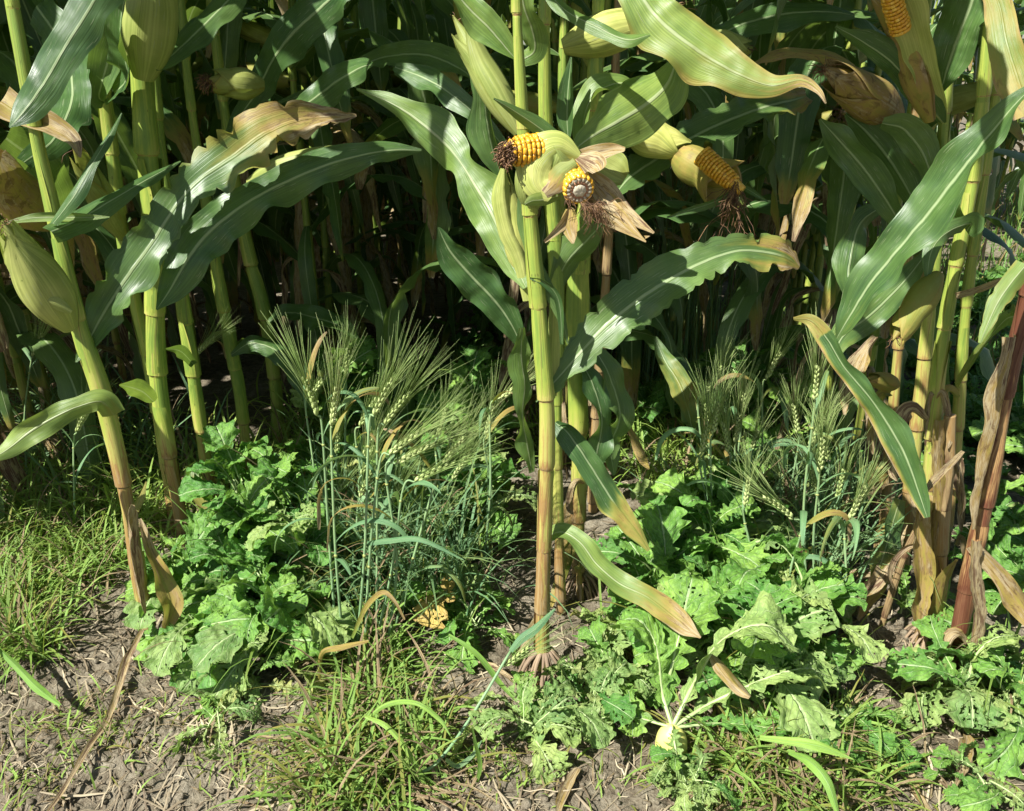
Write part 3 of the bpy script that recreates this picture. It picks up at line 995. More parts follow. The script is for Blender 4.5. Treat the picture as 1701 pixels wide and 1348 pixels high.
lf('L2', 1.76, 1.62, [(256, 668, 14), (238, 652, 34), (218, 644, 26), (198, 640, 3)], roll=0.3, ruf=0.15, mat='leafp', seg=20)
lf('L1', 1.42, 1.36, [(232, 862, 4), (240, 890, 14), (252, 925, 20), (270, 965, 32), (284, 1005, 36), (274, 1050, 8)], dry=(.9, .7, .6, .48, .52, .66), roll=0.3, fold=0.7, ruf=0.3, seg=28)
lf('L1', 1.42, 1.45, [(224, 850, 10), (232, 828, 14), (242, 800, 3)], dry=(.4, .35), fold=0.6, nv=5, seg=12)
lf('L1', 1.40, 1.37, [(218, 838, 5), (213, 856, 15), (216, 905, 15), (228, 980, 12), (240, 1020, 3)], dry=(.85, .9, .8), roll=0.9, fold=1.0, seg=22, rag=.5)
lf('L4', 1.80, 1.72, [(330, 770, 12), (318, 790, 22), (335, 825, 26), (352, 860, 20), (366, 892, 3)], dry=(.1, .2, .35, .4, .1), seg=22, ruf=.2)
lf('L4', 1.84, 1.7, [(322, 606, 12), (300, 584, 22), (275, 580, 3)], dry=(.1, .1), seg=14)
lf('L2', 1.70, 1.95, [(256, 110, 10), (285, 92, 34), (325, 55, 42), (370, 10, 40), (415, -40, 30)], roll=.4)
lf('L5', 2.05, 1.85, [(365, 265, 4), (392, 205, 26), (425, 155, 42), (450, 105, 50), (482, 60, 70), (530, 15, 62), (590, -40, 40)], roll=(.2, .5), edge=.12, dry=(0, 0, 0))
lf('L5', 2.0, 1.8, [(400, 220, 6), (455, 205, 24), (510, 172, 40), (560, 135, 52), (600, 112, 30), (620, 108, 6)], roll=.3)
lf('L6', 2.3, 1.9, [(440, 180, 3), (520, 150, 16), (612, 104, 26), (660, 92, 38), (710, 92, 42), (760, 112, 40), (792, 136, 4)], roll=(.6, .5), ruf=.08)
lf('L3', 1.8, 1.7, [(175, 170, 10), (165, 158, 34), (180, 100, 50), (195, 40, 46), (190, -20, 40)], roll=.5, fold=.5)
lf('L3', 1.76, 1.6, [(190, 155, 26), (212, 130, 30), (208, 95, 36), (200, 40, 30), (215, -30, 30)], roll=1.0, fold=.5)
lf('L1', 1.5, 1.9, [(40, 270, 26), (90, 230, 50), (120, 160, 60), (105, 80, 64), (60, 10, 60)], roll=.3)
lf('L3', 1.9, 2.1, [(110, 90, 20), (150, 150, 40), (200, 230, 50), (240, 310, 44), (250, 380, 10)], roll=.3)
lf('L1', 1.46, 1.42, [(0, 170, 50), (40, 195, 46), (85, 210, 38), (120, 232, 26), (133, 262, 4)], dry=(.55, .6, .65, .75, .95), fold=.5, ruf=.2, seg=26, roll=.5)
lf('L1', 1.6, 1.8, [(10, 230, 60), (60, 270, 80), (95, 330, 70), (105, 400, 20)], roll=.3)
lf('L6', 2.35, 2.3, [(446, 535, 10), (480, 520, 26), (530, 530, 34), (570, 545, 26), (600, 570, 4)], roll=.8)
lf('L6', 2.4, 2.2, [(452, 590, 8), (410, 580, 20), (385, 575, 26), (370, 560, 3)], roll=.6)
lf('L5', 2.1, 2.05, [(384, 590, 8), (420, 570, 30), (470, 590, 34), (505, 640, 26), (520, 690, 4)], roll=.5)
# --- centre leaves
lf('C1', 1.56, 1.32, [(592, 148, 4), (650, 172, 28), (700, 205, 62), (745, 245, 66), (768, 275, 46), (790, 310, 76), (815, 352, 84), (838, 402, 64), (858, 445, 42), (874, 478, 14)], roll=(-.4, -.1), seg=56, ruf=.14, mat='leafp')
lf('C2', 1.75, 1.6, [(656, 112, 14), (700, 128, 40), (740, 150, 38), (795, 196, 30), (850, 260, 14)], roll=.3)
lf('C1', 1.42, 1.44, [(798, 70, 10), (802, 120, 24), (808, 190, 34), (818, 245, 40), (832, 290, 12)], roll=.8, fold=.8)
lf('C1', 1.30, 1.30, [(745, -30, 40), (775, 10, 46), (815, 50, 40), (845, 85, 26), (862, 104, 4)], roll=(.5, .9), mat='leafp')
lf('C1', 1.38, 1.32, [(868, 100, 24), (888, 84, 34), (884, 50, 44), (870, 10, 44), (860, -50, 40)], roll=(.3, .5), mat='leafp')
lf('C3', 1.40, 1.22, [(1030, -70, 50), (1060, -15, 76), (1100, 38, 92), (1165, 88, 88), (1225, 122, 66), (1280, 142, 36), (1330, 134, 22), (1358, 150, 12), (1372, 172, 3)], roll=(.35, .1), mat='leafp', dry=(.04, .06, .1, .14, .2, .22, .4, .9), edge=.25, seg=50)
lf('C3', 1.42, 1.3, [(905, -20, 14), (940, 18, 22), (990, 44, 24), (1040, 66, 22), (1080, 58, 4)], roll=.6, mat='leafp', fold=.4)
lf('C1', 1.36, 1.48, [(952, 250, 12), (985, 226, 60), (1030, 200, 92), (1075, 172, 98), (1108, 140, 78), (1122, 100, 24), (1116, 88, 4)], roll=(-.2, .2), mat='leafp', ruf=.08, seg=40)
lf('C1', 1.42, 1.46, [(968, 238, 18), (972, 190, 28), (990, 155, 34), (1030, 138, 20), (1062, 150, 4)], roll=(1.0, .8), mat='leafp', fold=.5)
lf('C1', 1.29, 1.25, [(952, 254, 8), (925, 234, 28), (885, 205, 28), (850, 182, 16), (820, 164, 3)], roll=.2, fold=.4, seg=26)
lf('C1', 1.42, 1.42, [(944, 232, 8), (942, 195, 28), (944, 150, 26), (949, 95, 3)], roll=.5, fold=.6, seg=24)
lf('C2', 1.60, 1.90, [(1020, 325, 20), (1050, 292, 52), (1095, 262, 66), (1150, 228, 62), (1210, 200, 60), (1270, 178, 58), (1318, 166, 50), (1340, 160, 26)], roll=(.3, .4), dry=(0, 0, 0, 0, .05, .15, .6), rag=.7, seg=44)
lf('C1', 1.30, 1.42, [(890, 668, 3), (912, 645, 28), (950, 602, 50), (1000, 548, 74), (1055, 502, 88), (1110, 466, 86), (1165, 437, 72), (1220, 418, 56), (1265, 418, 60), (1305, 428, 50), (1328, 444, 8)], roll=(.1, .4), seg=56, dry=(0, 0, 0, 0, 0, 0, 0, .08, .32, .7), rag=.9, ruf=.14)
lf('C1', 1.34, 1.26, [(922, 702, 14), (940, 716, 34), (962, 745, 42), (988, 785, 44), (1015, 828, 46), (1040, 862, 36), (1058, 885, 24), (1078, 915, 6)], roll=(.6, .2), dry=(0, 0, 0, 0, .1, .4, .4, .3), seg=44, ruf=.14)
lf('C1', 1.33, 1.16, [(905, 892, 14), (935, 884, 30), (965, 903, 34), (992, 938, 38), (1030, 970, 40), (1075, 992, 38), (1112, 1020, 44), (1140, 1042, 30), (1164, 1060, 4)], roll=(.5, .1), mat='leafp', dry=(.1, .05, .05, .1, .15, .35, .6, .8), seg=48, ruf=.16)
lf('C1', 1.15, 1.10, [(1178, 1085, 6), (1200, 1110, 22), (1225, 1140, 22), (1246, 1158, 6)], dry=(.9, .6, .8), fold=.6, seg=16)
lf('C1', 1.36, 1.33, [(868, 545, 10), (866, 590, 28), (872, 640, 24), (868, 690, 26), (876, 740, 28), (884, 785, 8)], roll=.9, mat='leafp', ruf=.2, seg=34)
lf('C3', 1.62, 1.66, [(728, 378, 4), (748, 418, 48), (782, 458, 62), (822, 500, 58), (850, 540, 40), (868, 580, 12)], roll=(-.3, -.1))
lf('C1', 1.30, 1.29, [(862, 328, 4), (872, 370, 22), (888, 430, 24), (912, 480, 22), (932, 525, 18), (944, 572, 3)], roll=.3, fold=.5, seg=30)
lf('C2', 1.50, 1.52, [(1000, 372, 14), (975, 400, 46), (945, 432, 48), (925, 470, 30), (918, 500, 10)], roll=.4, rag=.3)
lf('C1', 1.32, 1.30, [(918, 660, 10), (914, 600, 22), (916, 545, 22), (918, 500, 12), (920, 488, 4)], roll=.4, mat='husk', fold=1.2, ruf=0.0)
lf('C1', 1.29, 1.28, [(934, 572, 6), (928, 500, 12), (905, 470, 12), (880, 462, 3)], roll=.4, fold=.6, seg=20, nv=5)
lf('C1', 1.34, 1.33, [(838, 280, 10), (838, 330, 36), (848, 380, 34), (868, 430, 30), (880, 500, 18)], roll=.3, mat='husk', fold=.8, ruf=.05, dry=(.05, .1, .1))
lf('C2', 1.58, 1.5, [(965, 600, 10), (985, 640, 30), (1000, 700, 34), (990, 760, 30), (985, 800, 5)], roll=.8, ruf=.2)
lf('C2', 1.6, 1.55, [(975, 560, 14), (1010, 620, 36), (1030, 690, 38), (1015, 740, 30), (1020, 790, 5)], roll=.7, ruf=.2)
lf('C2', 1.6, 1.5, [(955, 880, 20), (940, 930, 22), (925, 980, 14), (915, 1010, 4)], roll=.4, dry=(.4, .3, .5), seg=20, ruf=.15)
lf('C2', 1.62, 1.56, [(975, 820, 24), (958, 870, 30), (950, 905, 20), (945, 940, 6)], roll=.9, dry=(.7, .6, .5), seg=20, fold=.7)
lf('C4', 1.9, 1.8, [(1040, 700, 6), (1055, 735, 14), (1068, 765, 14), (1078, 780, 3)], dry=(.5, .6, .6), seg=14, nv=5)
lf('C4', 1.95, 1.75, [(1088, 560, 6), (1105, 600, 30), (1130, 640, 38), (1145, 690, 30), (1150, 720, 6)], roll=.3, dry=(0, .2, .3, .1))
lf('C1', 1.34, 1.28, [(892, 1030, 12), (880, 1050, 14), (868, 1070, 10), (852, 1098, 3)], dry=(.8, .85), seg=14, nv=5, fold=.6)
# --- right leaves
lf('R2', 1.30, 1.20, [(1390, 562, 4), (1412, 525, 40), (1450, 465, 62), (1500, 405, 62), (1550, 345, 72), (1600, 280, 76), (1645, 222, 52), (1685, 175, 30), (1720, 140, 10)], roll=(.5, .7), seg=50, dry=(.15, .05, 0, 0, 0), fold=.35)
lf('R2', 1.38, 1.25, [(1640, -40, 40), (1660, 10, 46), (1672, 70, 48), (1690, 130, 60), (1712, 190, 50)], roll=.2, mat='leafp', dry=(.4, .3, .2, .35, .5), edge=.3)
lf('R3', 1.50, 1.40, [(1570, 205, 6), (1555, 165, 30), (1535, 115, 44), (1520, 60, 54), (1500, 0, 58), (1470, -60, 40)], roll=.2, mat='husk', dry=(.1, .02, 0, .1), fold=.4, ruf=.06)
lf('R3', 1.48, 1.44, [(1562, 155, 10), (1575, 110, 56), (1592, 60, 74), (1612, 10, 78), (1630, -40, 60)], roll=.3)
lf('R4', 1.45, 1.5, [(1388, 44, 5), (1430, 68, 28), (1480, 103, 42), (1520, 150, 44), (1550, 185, 34), (1568, 205, 8)], roll=-.4)
lf('R4', 1.62, 1.6, [(1362, 198, 6), (1395, 235, 46), (1435, 280, 54), (1470, 330, 44), (1500, 380, 24), (1520, 420, 6)], roll=-.3)
lf('R4', 1.66, 1.62, [(1405, 190, 8), (1440, 220, 56), (1475, 262, 60), (1505, 310, 44), (1530, 360, 14)], roll=-.3)
lf('R3', 1.6, 1.55, [(1465, 205, 20), (1500, 215, 46), (1530, 250, 50), (1545, 290, 36), (1540, 330, 10)], roll=-.5)
lf('R2', 1.36, 1.20, [(1318, 530, 5), (1348, 534, 20), (1375, 565, 30), (1402, 610, 30), (1440, 655, 34), (1475, 705, 46), (1505, 760, 46), (1525, 815, 32), (1540, 860, 10)], roll=(-.5, -.3), dry=lambda v, u: (0.75 * max(0, -u) ** 4 if v > .15 else .4), seg=50, ruf=.2)
lf('R2', 1.38, 1.32, [(1605, 385, 20), (1612, 372, 32), (1585, 380, 26), (1560, 398, 24), (1545, 425, 24), (1540, 470, 6)], roll=(.8, .2), seg=28)
lf('R2', 1.38, 1.34, [(1600, 380, 26), (1575, 345, 36), (1565, 310, 36), (1580, 290, 20)], roll=.3, mat='leafp', seg=20)
lf('R1', 1.24, 1.20, [(1705, 440, 30), (1680, 470, 34), (1658, 502, 34), (1640, 540, 20), (1628, 570, 6)], roll=.2, mat='leafp', dry=(.1, .15, .1, .1), rag=.6, edge=.2, seg=26)
lf('R5', 1.5, 1.36, [(1590, 640, 10), (1620, 590, 12), (1648, 556, 10), (1672, 530, 24), (1690, 524, 30), (1684, 505, 6)], roll=.6, mat='leafp', dry=(.3, .2, .1, 0), seg=26)
lf('R2', 1.40, 1.30, [(1588, 492, 10), (1630, 480, 12), (1670, 462, 8), (1700, 448, 2)], dry=(.8, .85), seg=18, nv=5, fold=.7)
lf('R1', 1.29, 1.22, [(1618, 905, 18), (1650, 940, 26), (1685, 985, 34), (1715, 1030, 30), (1740, 1060, 8)], dry=(.8, .7, .6, .6), seg=22, fold=.6, ruf=.15)
lf('R1', 1.27, 1.27, [(1620, 900, 16), (1618, 960, 20), (1625, 1030, 22), (1615, 1090, 20), (1622, 1140, 6)], dry=(.85, .9, .85), seg=26, fold=.9, rag=.6)
lf('R1', 1.285, 1.28, [(1688, 560, 20), (1672, 640, 24), (1655, 720, 22), (1632, 810, 14), (1620, 880, 5)], dry=(.8, .72, .8), seg=26, fold=.8, roll=1.2)
lf('R2', 1.38, 1.40, [(1560, 700, 16), (1558, 760, 22), (1562, 830, 24), (1555, 900, 26), (1560, 960, 14)], dry=(.7, .6, .75), seg=26, fold=.9, rag=.5)
lf('R2', 1.40, 1.36, [(1535, 820, 20), (1525, 880, 30), (1530, 950, 34), (1524, 1020, 22), (1528, 1060, 5)], dry=(.75, .6, .55, .7), seg=26, fold=.8, rag=.5)
lf('R3', 1.55, 1.45, [(1495, 830, 16), (1480, 880, 34), (1462, 940, 36), (1440, 1000, 24), (1425, 1030, 4)], dry=(.2, .1, .4, .7), seg=26, roll=.6, ruf=.2)
lf('R3', 1.55, 1.40, [(1500, 870, 16), (1475, 930, 26), (1450, 970, 26), (1410, 985, 20), (1360, 980, 8)], dry=(.9, .85, .8), seg=26, fold=.7, rag=.4)
lf('R2', 1.40, 1.28, [(1600, 750, 6), (1575, 775, 12), (1550, 800, 12), (1530, 830, 4)], dry=(.85, .85), seg=14, nv=5)
lf('R2', 1.41, 1.32, [(1540, 1050, 14), (1560, 1010, 22), (1572, 960, 18), (1590, 930, 4)], dry=(.3, .5, .6), seg=20, fold=.6)
lf('R4', 1.8, 1.7, [(1455, 560, 10), (1430, 600, 26), (1415, 640, 30), (1405, 690, 6)], dry=(.8, .8), fold=.7)
lf('R3', 1.62, 1.5, [(1540, 420, 14), (1500, 470, 40), (1450, 520, 50), (1400, 560, 40), (1385, 600, 8)], roll=.2, mat='leaf', dry=(0, .1, .15))
lf('R4', 1.7, 1.6, [(1470, 340, 14), (1430, 370, 40), (1415, 420, 46), (1410, 470, 44), (1420, 510, 12)], roll=.5)
lf('R4', 1.85, 1.9, [(1120, 42, 14), (1180, 60, 34), (1240, 38, 44), (1310, 22, 44), (1380, 20, 26), (1420, 26, 8)], roll=.5)
lf('R4', 1.8, 1.7, [(1420, 115, 14), (1380, 95, 20), (1330, 88, 20), (1290, 90, 18), (1255, 105, 6)], dry=(.5, .45, .5, .6), fold=.5)


rdd = random.Random(55)
for key_, x_, y_, n_ in (('R2', 1545, 700, 5), ('R3', 1505, 760, 4), ('R5', 1585, 700, 4), ('R4', 1475, 700, 3), ('R1', 1600, 1000, 3), ('C2', 960, 800, 3)):
    for q_ in range(n_):
        xx_, yy_ = x_ + rdd.uniform(-10, 10), y_ + rdd.uniform(-60, 220) * (.5 if key_ == 'R1' else 1)
        dx_ = rdd.choice([-1, 1]) * rdd.uniform(10, 60); L_ = rdd.uniform(50, 120); w_ = rdd.uniform(8, 20)
        Y_ = {'R2': 1.41, 'R3': 1.55, 'R5': 1.63, 'R4': 1.68, 'R1': 1.29, 'C2': 1.58}[key_]
        lf(key_, Y_, Y_ - rdd.uniform(-.04, .1), [(xx_, yy_, w_ * .6), (xx_ + dx_ * .5, yy_ - rdd.uniform(-5, 20), w_), (xx_ + dx_ * .9, yy_ + L_ * .4, w_), (xx_ + dx_, yy_ + L_ * .8, w_ * .8), (xx_ + dx_ * .9, yy_ + L_, 3)],
           dry=rdd.choice([(.8, .85, .8), (.7, .85, .9), (.3, .6, .85), (.85, .95, .85)]), seg=22, fold=.9, ruf=.25, rag=.4, nv=9, roll=rdd.uniform(-1, 1))


# --- ears on the traced plants
def ear_px(key, Y0, Y1, a, b, w, dry=0.1, shells=4, open_=0.2, silk=20, seed=0, bend=0.0, silkL=0.04, cobtip=None):
    root, org, _ = plants[key]
    rnd = random.Random(900 + seed)
    p0, p1 = P(*a, Y0), P(*b, Y1)
    rad = w * mpp(*a, Y0) / 2
    m = MB(); ear_mesh(m, p0, p1, rad, rnd, dry, shells, open_, 1.0, bend)
    e = m.build('ear', M['husk'], root, org)
    d = nrm(p1 - p0)
    if silk:
        m = MB(); silk_mesh(m, p1 - d * 0.01 + np.array([0, 0, -bend * np.linalg.norm(p1 - p0)]), d, rnd, silk, silkL)
        m.build('silk', M['silk'], e, org)
    return e, org, p0, p1, rad, rnd


ear_px('L1', 1.41, 1.33, (116, 545), (4, 366), 64, 0.06, 5, 0.15, 14, 1, silkL=.02)
ear_px('L2', 1.72, 1.70, (238, 132), (262, -110), 72, 0.05, 5, 0.2, 30, 2)
ear_px('L3', 1.80, 1.75, (438, 142), (342, 134), 46, 0.22, 4, 0.3, 60, 3, silkL=.03)
ear_px('L4', 1.78, 1.72, (415, 305), (578, 246), 46, 0.03, 4, 0.1, 6, 4, silkL=.015)
ear_px('L3', 1.62, 1.42, (82, 372), (-40, 262), 66, 0.55, 5, 0.5, 10, 5)
ear_px('L3', 1.80, 1.66, (205, 395), (120, 240), 40, 0.2, 4, 0.2, 8, 6)
ear_px('C1', 1.36, 1.40, (862, 222), (752, 26), 46, 0.10, 4, 0.3, 4, 7, silkL=.015)
ear_px('C2', 1.60, 1.58, (935, 78), (1120, 20), 62, 0.12, 4, 0.2, 40, 8)
ear_px('C1', 1.36, 1.36, (872, 470), (838, 285), 40, 0.12, 4, 0.1, 0, 9)
ear_px('R2', 1.33, 1.27, (1560, 456), (1482, 566), 42, 0.30, 5, 0.4, 8, 11, silkL=.02)
ear_px('R4', 1.70, 1.55, (1492, 196), (1366, 112), 62, 0.60, 4, 0.2, 30, 12, silkL=.03)
ear_px('R4', 1.85, 1.80, (1170, 70), (1250, 80), 40, 0.05, 4, 0.2, 10, 13, silkL=.02)
ear_px('R3', 1.66, 1.6, (1490, 640), (1440, 628), 30, 0.4, 3, 0.2, 8, 14, silkL=.02)
ear_px('C2', 1.66, 1.62, (1040, 215), (1145, 250), 58, 0.10, 4, 0.2, 0, 15)

# ear on the right of the centre: husk folded back, orange kernels, long brown silk
e, org, p0, p1, rad, rnd = ear_px('C2', 1.64, 1.56, (1118, 252), (1212, 312), 56, 0.42, 4, 0.8, 0, 16)
q0, q1 = P(1165, 258, 1.55), P(1232, 318, 1.50)
m = MB(); kernels_mesh(m, q0, q1, 0.019, rnd, 15, 0, 0.8, 0.0062)
tube(m, [q0, q1], [0.016, 0.010], 12, 0.3)
m.build('kernels', M['kernel'], e, org)
m = MB(); silk_mesh(m, P(1222, 305, 1.50), (0, 0, -1), rnd, 60, 0.055, 0.4); silk_mesh(m, P(1222, 330, 1.50), (0, 0, -1), rnd, 25, 0.10, 0.15)
m.build('silk', M['silk'], e, org)
lf('C2', 1.54, 1.48, [(1214, 320, 8), (1185, 336, 12), (1150, 348, 14), (1108, 361, 3)], fold=.6, nv=5, seg=18)
lf('C2', 1.54, 1.5, [(1228, 306, 8), (1250, 320, 10), (1276, 336, 2)], fold=.6, nv=5, seg=14)
# top right ear with orange kernels
e, org, p0, p1, rad, rnd = ear_px('R3', 1.5, 1.45, (1545, 200), (1475, -40), 46, 0.5, 4, 0.7, 20, 17)
q0, q1 = P(1497, 52, 1.43), P(1466, -50, 1.40)
m = MB(); kernels_mesh(m, q0, q1, 0.016, rnd, 14, 0, 0.95, 0.0056); tube(m, [q0, q1], [0.013, 0.010], 12, 0.3)
m.build('kernels', M['kernel'], e, org)

# ------------------------------------------------------------ the broken ear in the middle
root, org, rnd = plants['C1']
rnd = random.Random(77)
m = MB()
p0, p1 = P(925, 268, 1.27), P(858, 268, 1.25)
ear_mesh(m, P(960, 262, 1.28), P(845, 280, 1.255), 0.040, rnd, 0.03, 4, 0.15, 0.62)
ear_mesh(m, P(882, 350, 1.30), P(884, 225, 1.27), 0.024, rnd, 0.06, 3, 0.1, 0.9)
e = m.build('ear', M['husk'], root, org)
a, b = P(905, 250, 1.255), P(836, 254, 1.235)
m = MB(); kernels_mesh(m, a, b, 0.0245, rnd, 16, 0, 0.86, 0.0062)
tube(m, [a, (a + b) / 2, b], [0.021, 0.019, 0.010], 14, 0.3)
m.build('kernels', M['kernel'], e, org)
m = MB(); silk_mesh(m, P(842, 256, 1.232), nrm(b - a), rnd, 90, 0.018, 1.6, 0.0008)
for _k in range(26): silk_mesh(m, P(rnd.uniform(838, 852), rnd.uniform(240, 276), 1.222), (-.3, -.5, -.4), rnd, 6, 0.012, 1.6, 0.0009)
tube(m, [P(850, 254, 1.236), P(841, 255, 1.236)], [0.019, 0.009], 10, 0.6)
m.build('silk', M['silk'], e, org)
# the cut half: axis comes towards the camera
fc = P(962, 316, 1.205)          # centre of the broken face
back = P(944, 282, 1.265)
axn = nrm(fc - back)
m = MB()
kernels_mesh(m, back, fc, 0.0215, rnd, 17, 0.15, 0.93, 0.0062, taper=False)
tube(m, [back, fc - axn * 0.004], [0.0175, 0.0182], 16, 0.2)
# radial wedges of the cut kernels on the face
ref = nrm(np.cross(axn, [0, 0, 1.0])); ref2 = np.cross(axn, ref)
for j in range(17):
    a = 2 * math.pi * j / 17
    dr = ref * math.cos(a) + ref2 * math.sin(a)
    tt = np.cross(axn, dr)
    V = []
    for rr_, w_, h_ in ((0.0215, 0.0036, 0.0012), (0.0240, 0.0042, 0.0022), (0.0262, 0.0044, 0.0016), (0.0282, 0.0034, -0.002)):
        V += [fc + dr * (rr_ * .8) - tt * (w_ * .8) + axn * (h_ - 0.003), fc + dr * (rr_ * .8) - tt * (w_ * .8) * .5 + axn * h_, fc + dr * (rr_ * .8) + tt * (w_ * .8) * .5 + axn * h_, fc + dr * (rr_ * .8) + tt * (w_ * .8) + axn * (h_ - 0.003)]
    m.add(V, grid_faces(4, 4), [(0, 0)] * 16, 0.05 + 0.3 * rnd.random())
m.build('kernels', M['kernel'], e, org)
m = MB()
for j in range(17):
    a = 2 * math.pi * j / 17
    dr = ref * math.cos(a) + ref2 * math.sin(a)
    tt = np.cross(axn, dr)
    V = []
    for rr_, w_, h_ in ((0.0155, 0.0022, 0.000), (0.0175, 0.0031, 0.0020), (0.0212, 0.0039, 0.0016), (0.0222, 0.0039, 0.0012)):
        V += [fc + dr * (rr_ * .8) - tt * (w_ * .8) + axn * (h_ - 0.002), fc + dr * (rr_ * .8) - tt * (w_ * .8) * .5 + axn * (h_ + .0006), fc + dr * (rr_ * .8) + tt * (w_ * .8) * .5 + axn * (h_ + .0006), fc + dr * (rr_ * .8) + tt * (w_ * .8) + axn * (h_ - 0.002)]
    m.add(V, grid_faces(4, 4), [(0, 0)] * 16, rnd.uniform(-.3, .2))
m.build('cut_kernels', M['pith'], e, org)
m = MB()
V = [fc + axn * 0.0035]; F = []
for k_, (rr_, h_) in enumerate(((0.005, 0.0045), (0.0100, 0.0035), (0.0120, 0.002))):
    for j in range(24):
        a = 2 * math.pi * j / 24
        q = .8 * rr_ * (1 + 0.10 * rnd.uniform(-1, 1))
        V.append(fc + (ref * math.cos(a) + ref2 * math.sin(a)) * q + axn * (h_ + rnd.uniform(-.0006, .0006)))
for j in range(24):
    F.append((0, 1 + j, 1 + (j + 1) % 24))
    for k_ in range(2):
        F.append((1 + k_ * 24 + j, 1 + (k_ + 1) * 24 + j, 1 + (k_ + 1) * 24 + (j + 1) % 24, 1 + k_ * 24 + (j + 1) % 24))
m.add(V, F, [(0, 0)] * len(V), [0.0] * 49 + [0.7] * 24)
m.build('pith', M['pith'], e, org)
m = MB()
V = []; 
for (rr_, h_) in ((0.0115, 0.001), (0.0140, 0.002), (0.0170, 0.0005), (0.019, -0.003)):
    for j in range(34):
        a = 2 * math.pi * j / 34
        q = .8 * rr_ * (1 + (0.05 if j % 2 else -0.05))
        V.append(fc + (ref * math.cos(a) + ref2 * math.sin(a)) * q + axn * (h_ + (0.0012 if j % 2 else -0.0008)))
m.add(V, grid_faces(4, 34, closed=True), [(0, 0)] * len(V), [0.1] * 34 + [0.5] * 34 + [0.3] * 68)
m.build('chaff', M['chaff'], e, org)
m = MB()
silk_mesh(m, P(968, 340, 1.203), (0.7, -0.1, -0.45), rnd, 40, 0.034, 0.5, 0.0004)
silk_mesh(m, P(942, 325, 1.205), (0.6, -0.1, -0.5), rnd, 22, 0.022, 0.6, 0.0004)
silk_mesh(m, P(992, 340, 1.21), (0.5, 0.0, -0.6), rnd, 30, 0.05, 0.4, 0.0004)
m.build('silk', M['silk'], e, org)


def hk(Y0, Y1, pts, dry, roll=.2, fold=.3, mat='husk', ruf=.10, seg=24, rag=0.0, nv=9):
    m_ = MB()
    o = leaf_px(e, org, Y0, Y1, pts, rnd, mat=mat, roll=roll, dry=dry, fold=fold, ruf=ruf, seg=seg, rag=rag, nv=nv, name='husk_leaf')
    return o


hk(1.25, 1.19, [(975, 290, 24), (1002, 318, 40), (1032, 350, 30), (1060, 372, 18), (1086, 388, 4)], (.7, .75, .8, .85), roll=.4)
hk(1.24, 1.18, [(975, 320, 30), (998, 345, 44), (1025, 365, 36), (1050, 385, 18), (1073, 402, 3)], (.98, .9, .7, .75), roll=-.3)
hk(1.22, 1.20, [(950, 345, 14), (940, 365, 22), (925, 382, 14), (904, 402, 5)], (.7, .75, .8), roll=.3)
hk(1.215, 1.20, [(948, 348, 16), (946, 372, 28), (950, 392, 18), (952, 405, 4)], (.6, .65, .8), roll=-.3)
hk(1.235, 1.20, [(960, 262, 14), (975, 268, 34), (990, 276, 38), (996, 284, 20)], (.97, .9, .75), roll=.5)
hk(1.28, 1.24, [(955, 264, 20), (985, 258, 28), (1015, 252, 24), (1038, 250, 8)], (.75, .8, .8, .8), roll=.3, fold=.5)
hk(1.29, 1.28, [(968, 262, 20), (1000, 275, 62), (1022, 288, 66), (1038, 298, 30)], (0.0, .05, .1, .25), roll=.2, rag=.3)
hk(1.22, 1.20, [(958, 272, 26), (935, 290, 40), (920, 310, 34), (905, 322, 16)], (.05, .15, .7, .95), roll=.2, rag=.5)
hk(1.235, 1.215, [(962, 262, 16), (925, 248, 60), (895, 272, 86), (892, 305, 60), (915, 330, 14)], (0.0, 0.0, .02, .06), roll=.1, fold=-.4, ruf=.05, seg=30)
hk(1.225, 1.21, [(930, 325, 16), (905, 332, 24), (885, 334, 18), (872, 340, 5)], (0, 0, .05), roll=.4, mat='leafp')

brace_roots(root, org, org.copy(), 0.014, rnd, 18, 0.085, 0.046)
for key in ('R2', 'C2', 'R1'):
    r_, o_, rn = plants[key]
    brace_roots(r_, o_, o_, 0.014, rn, 12, 0.05, 0.045)

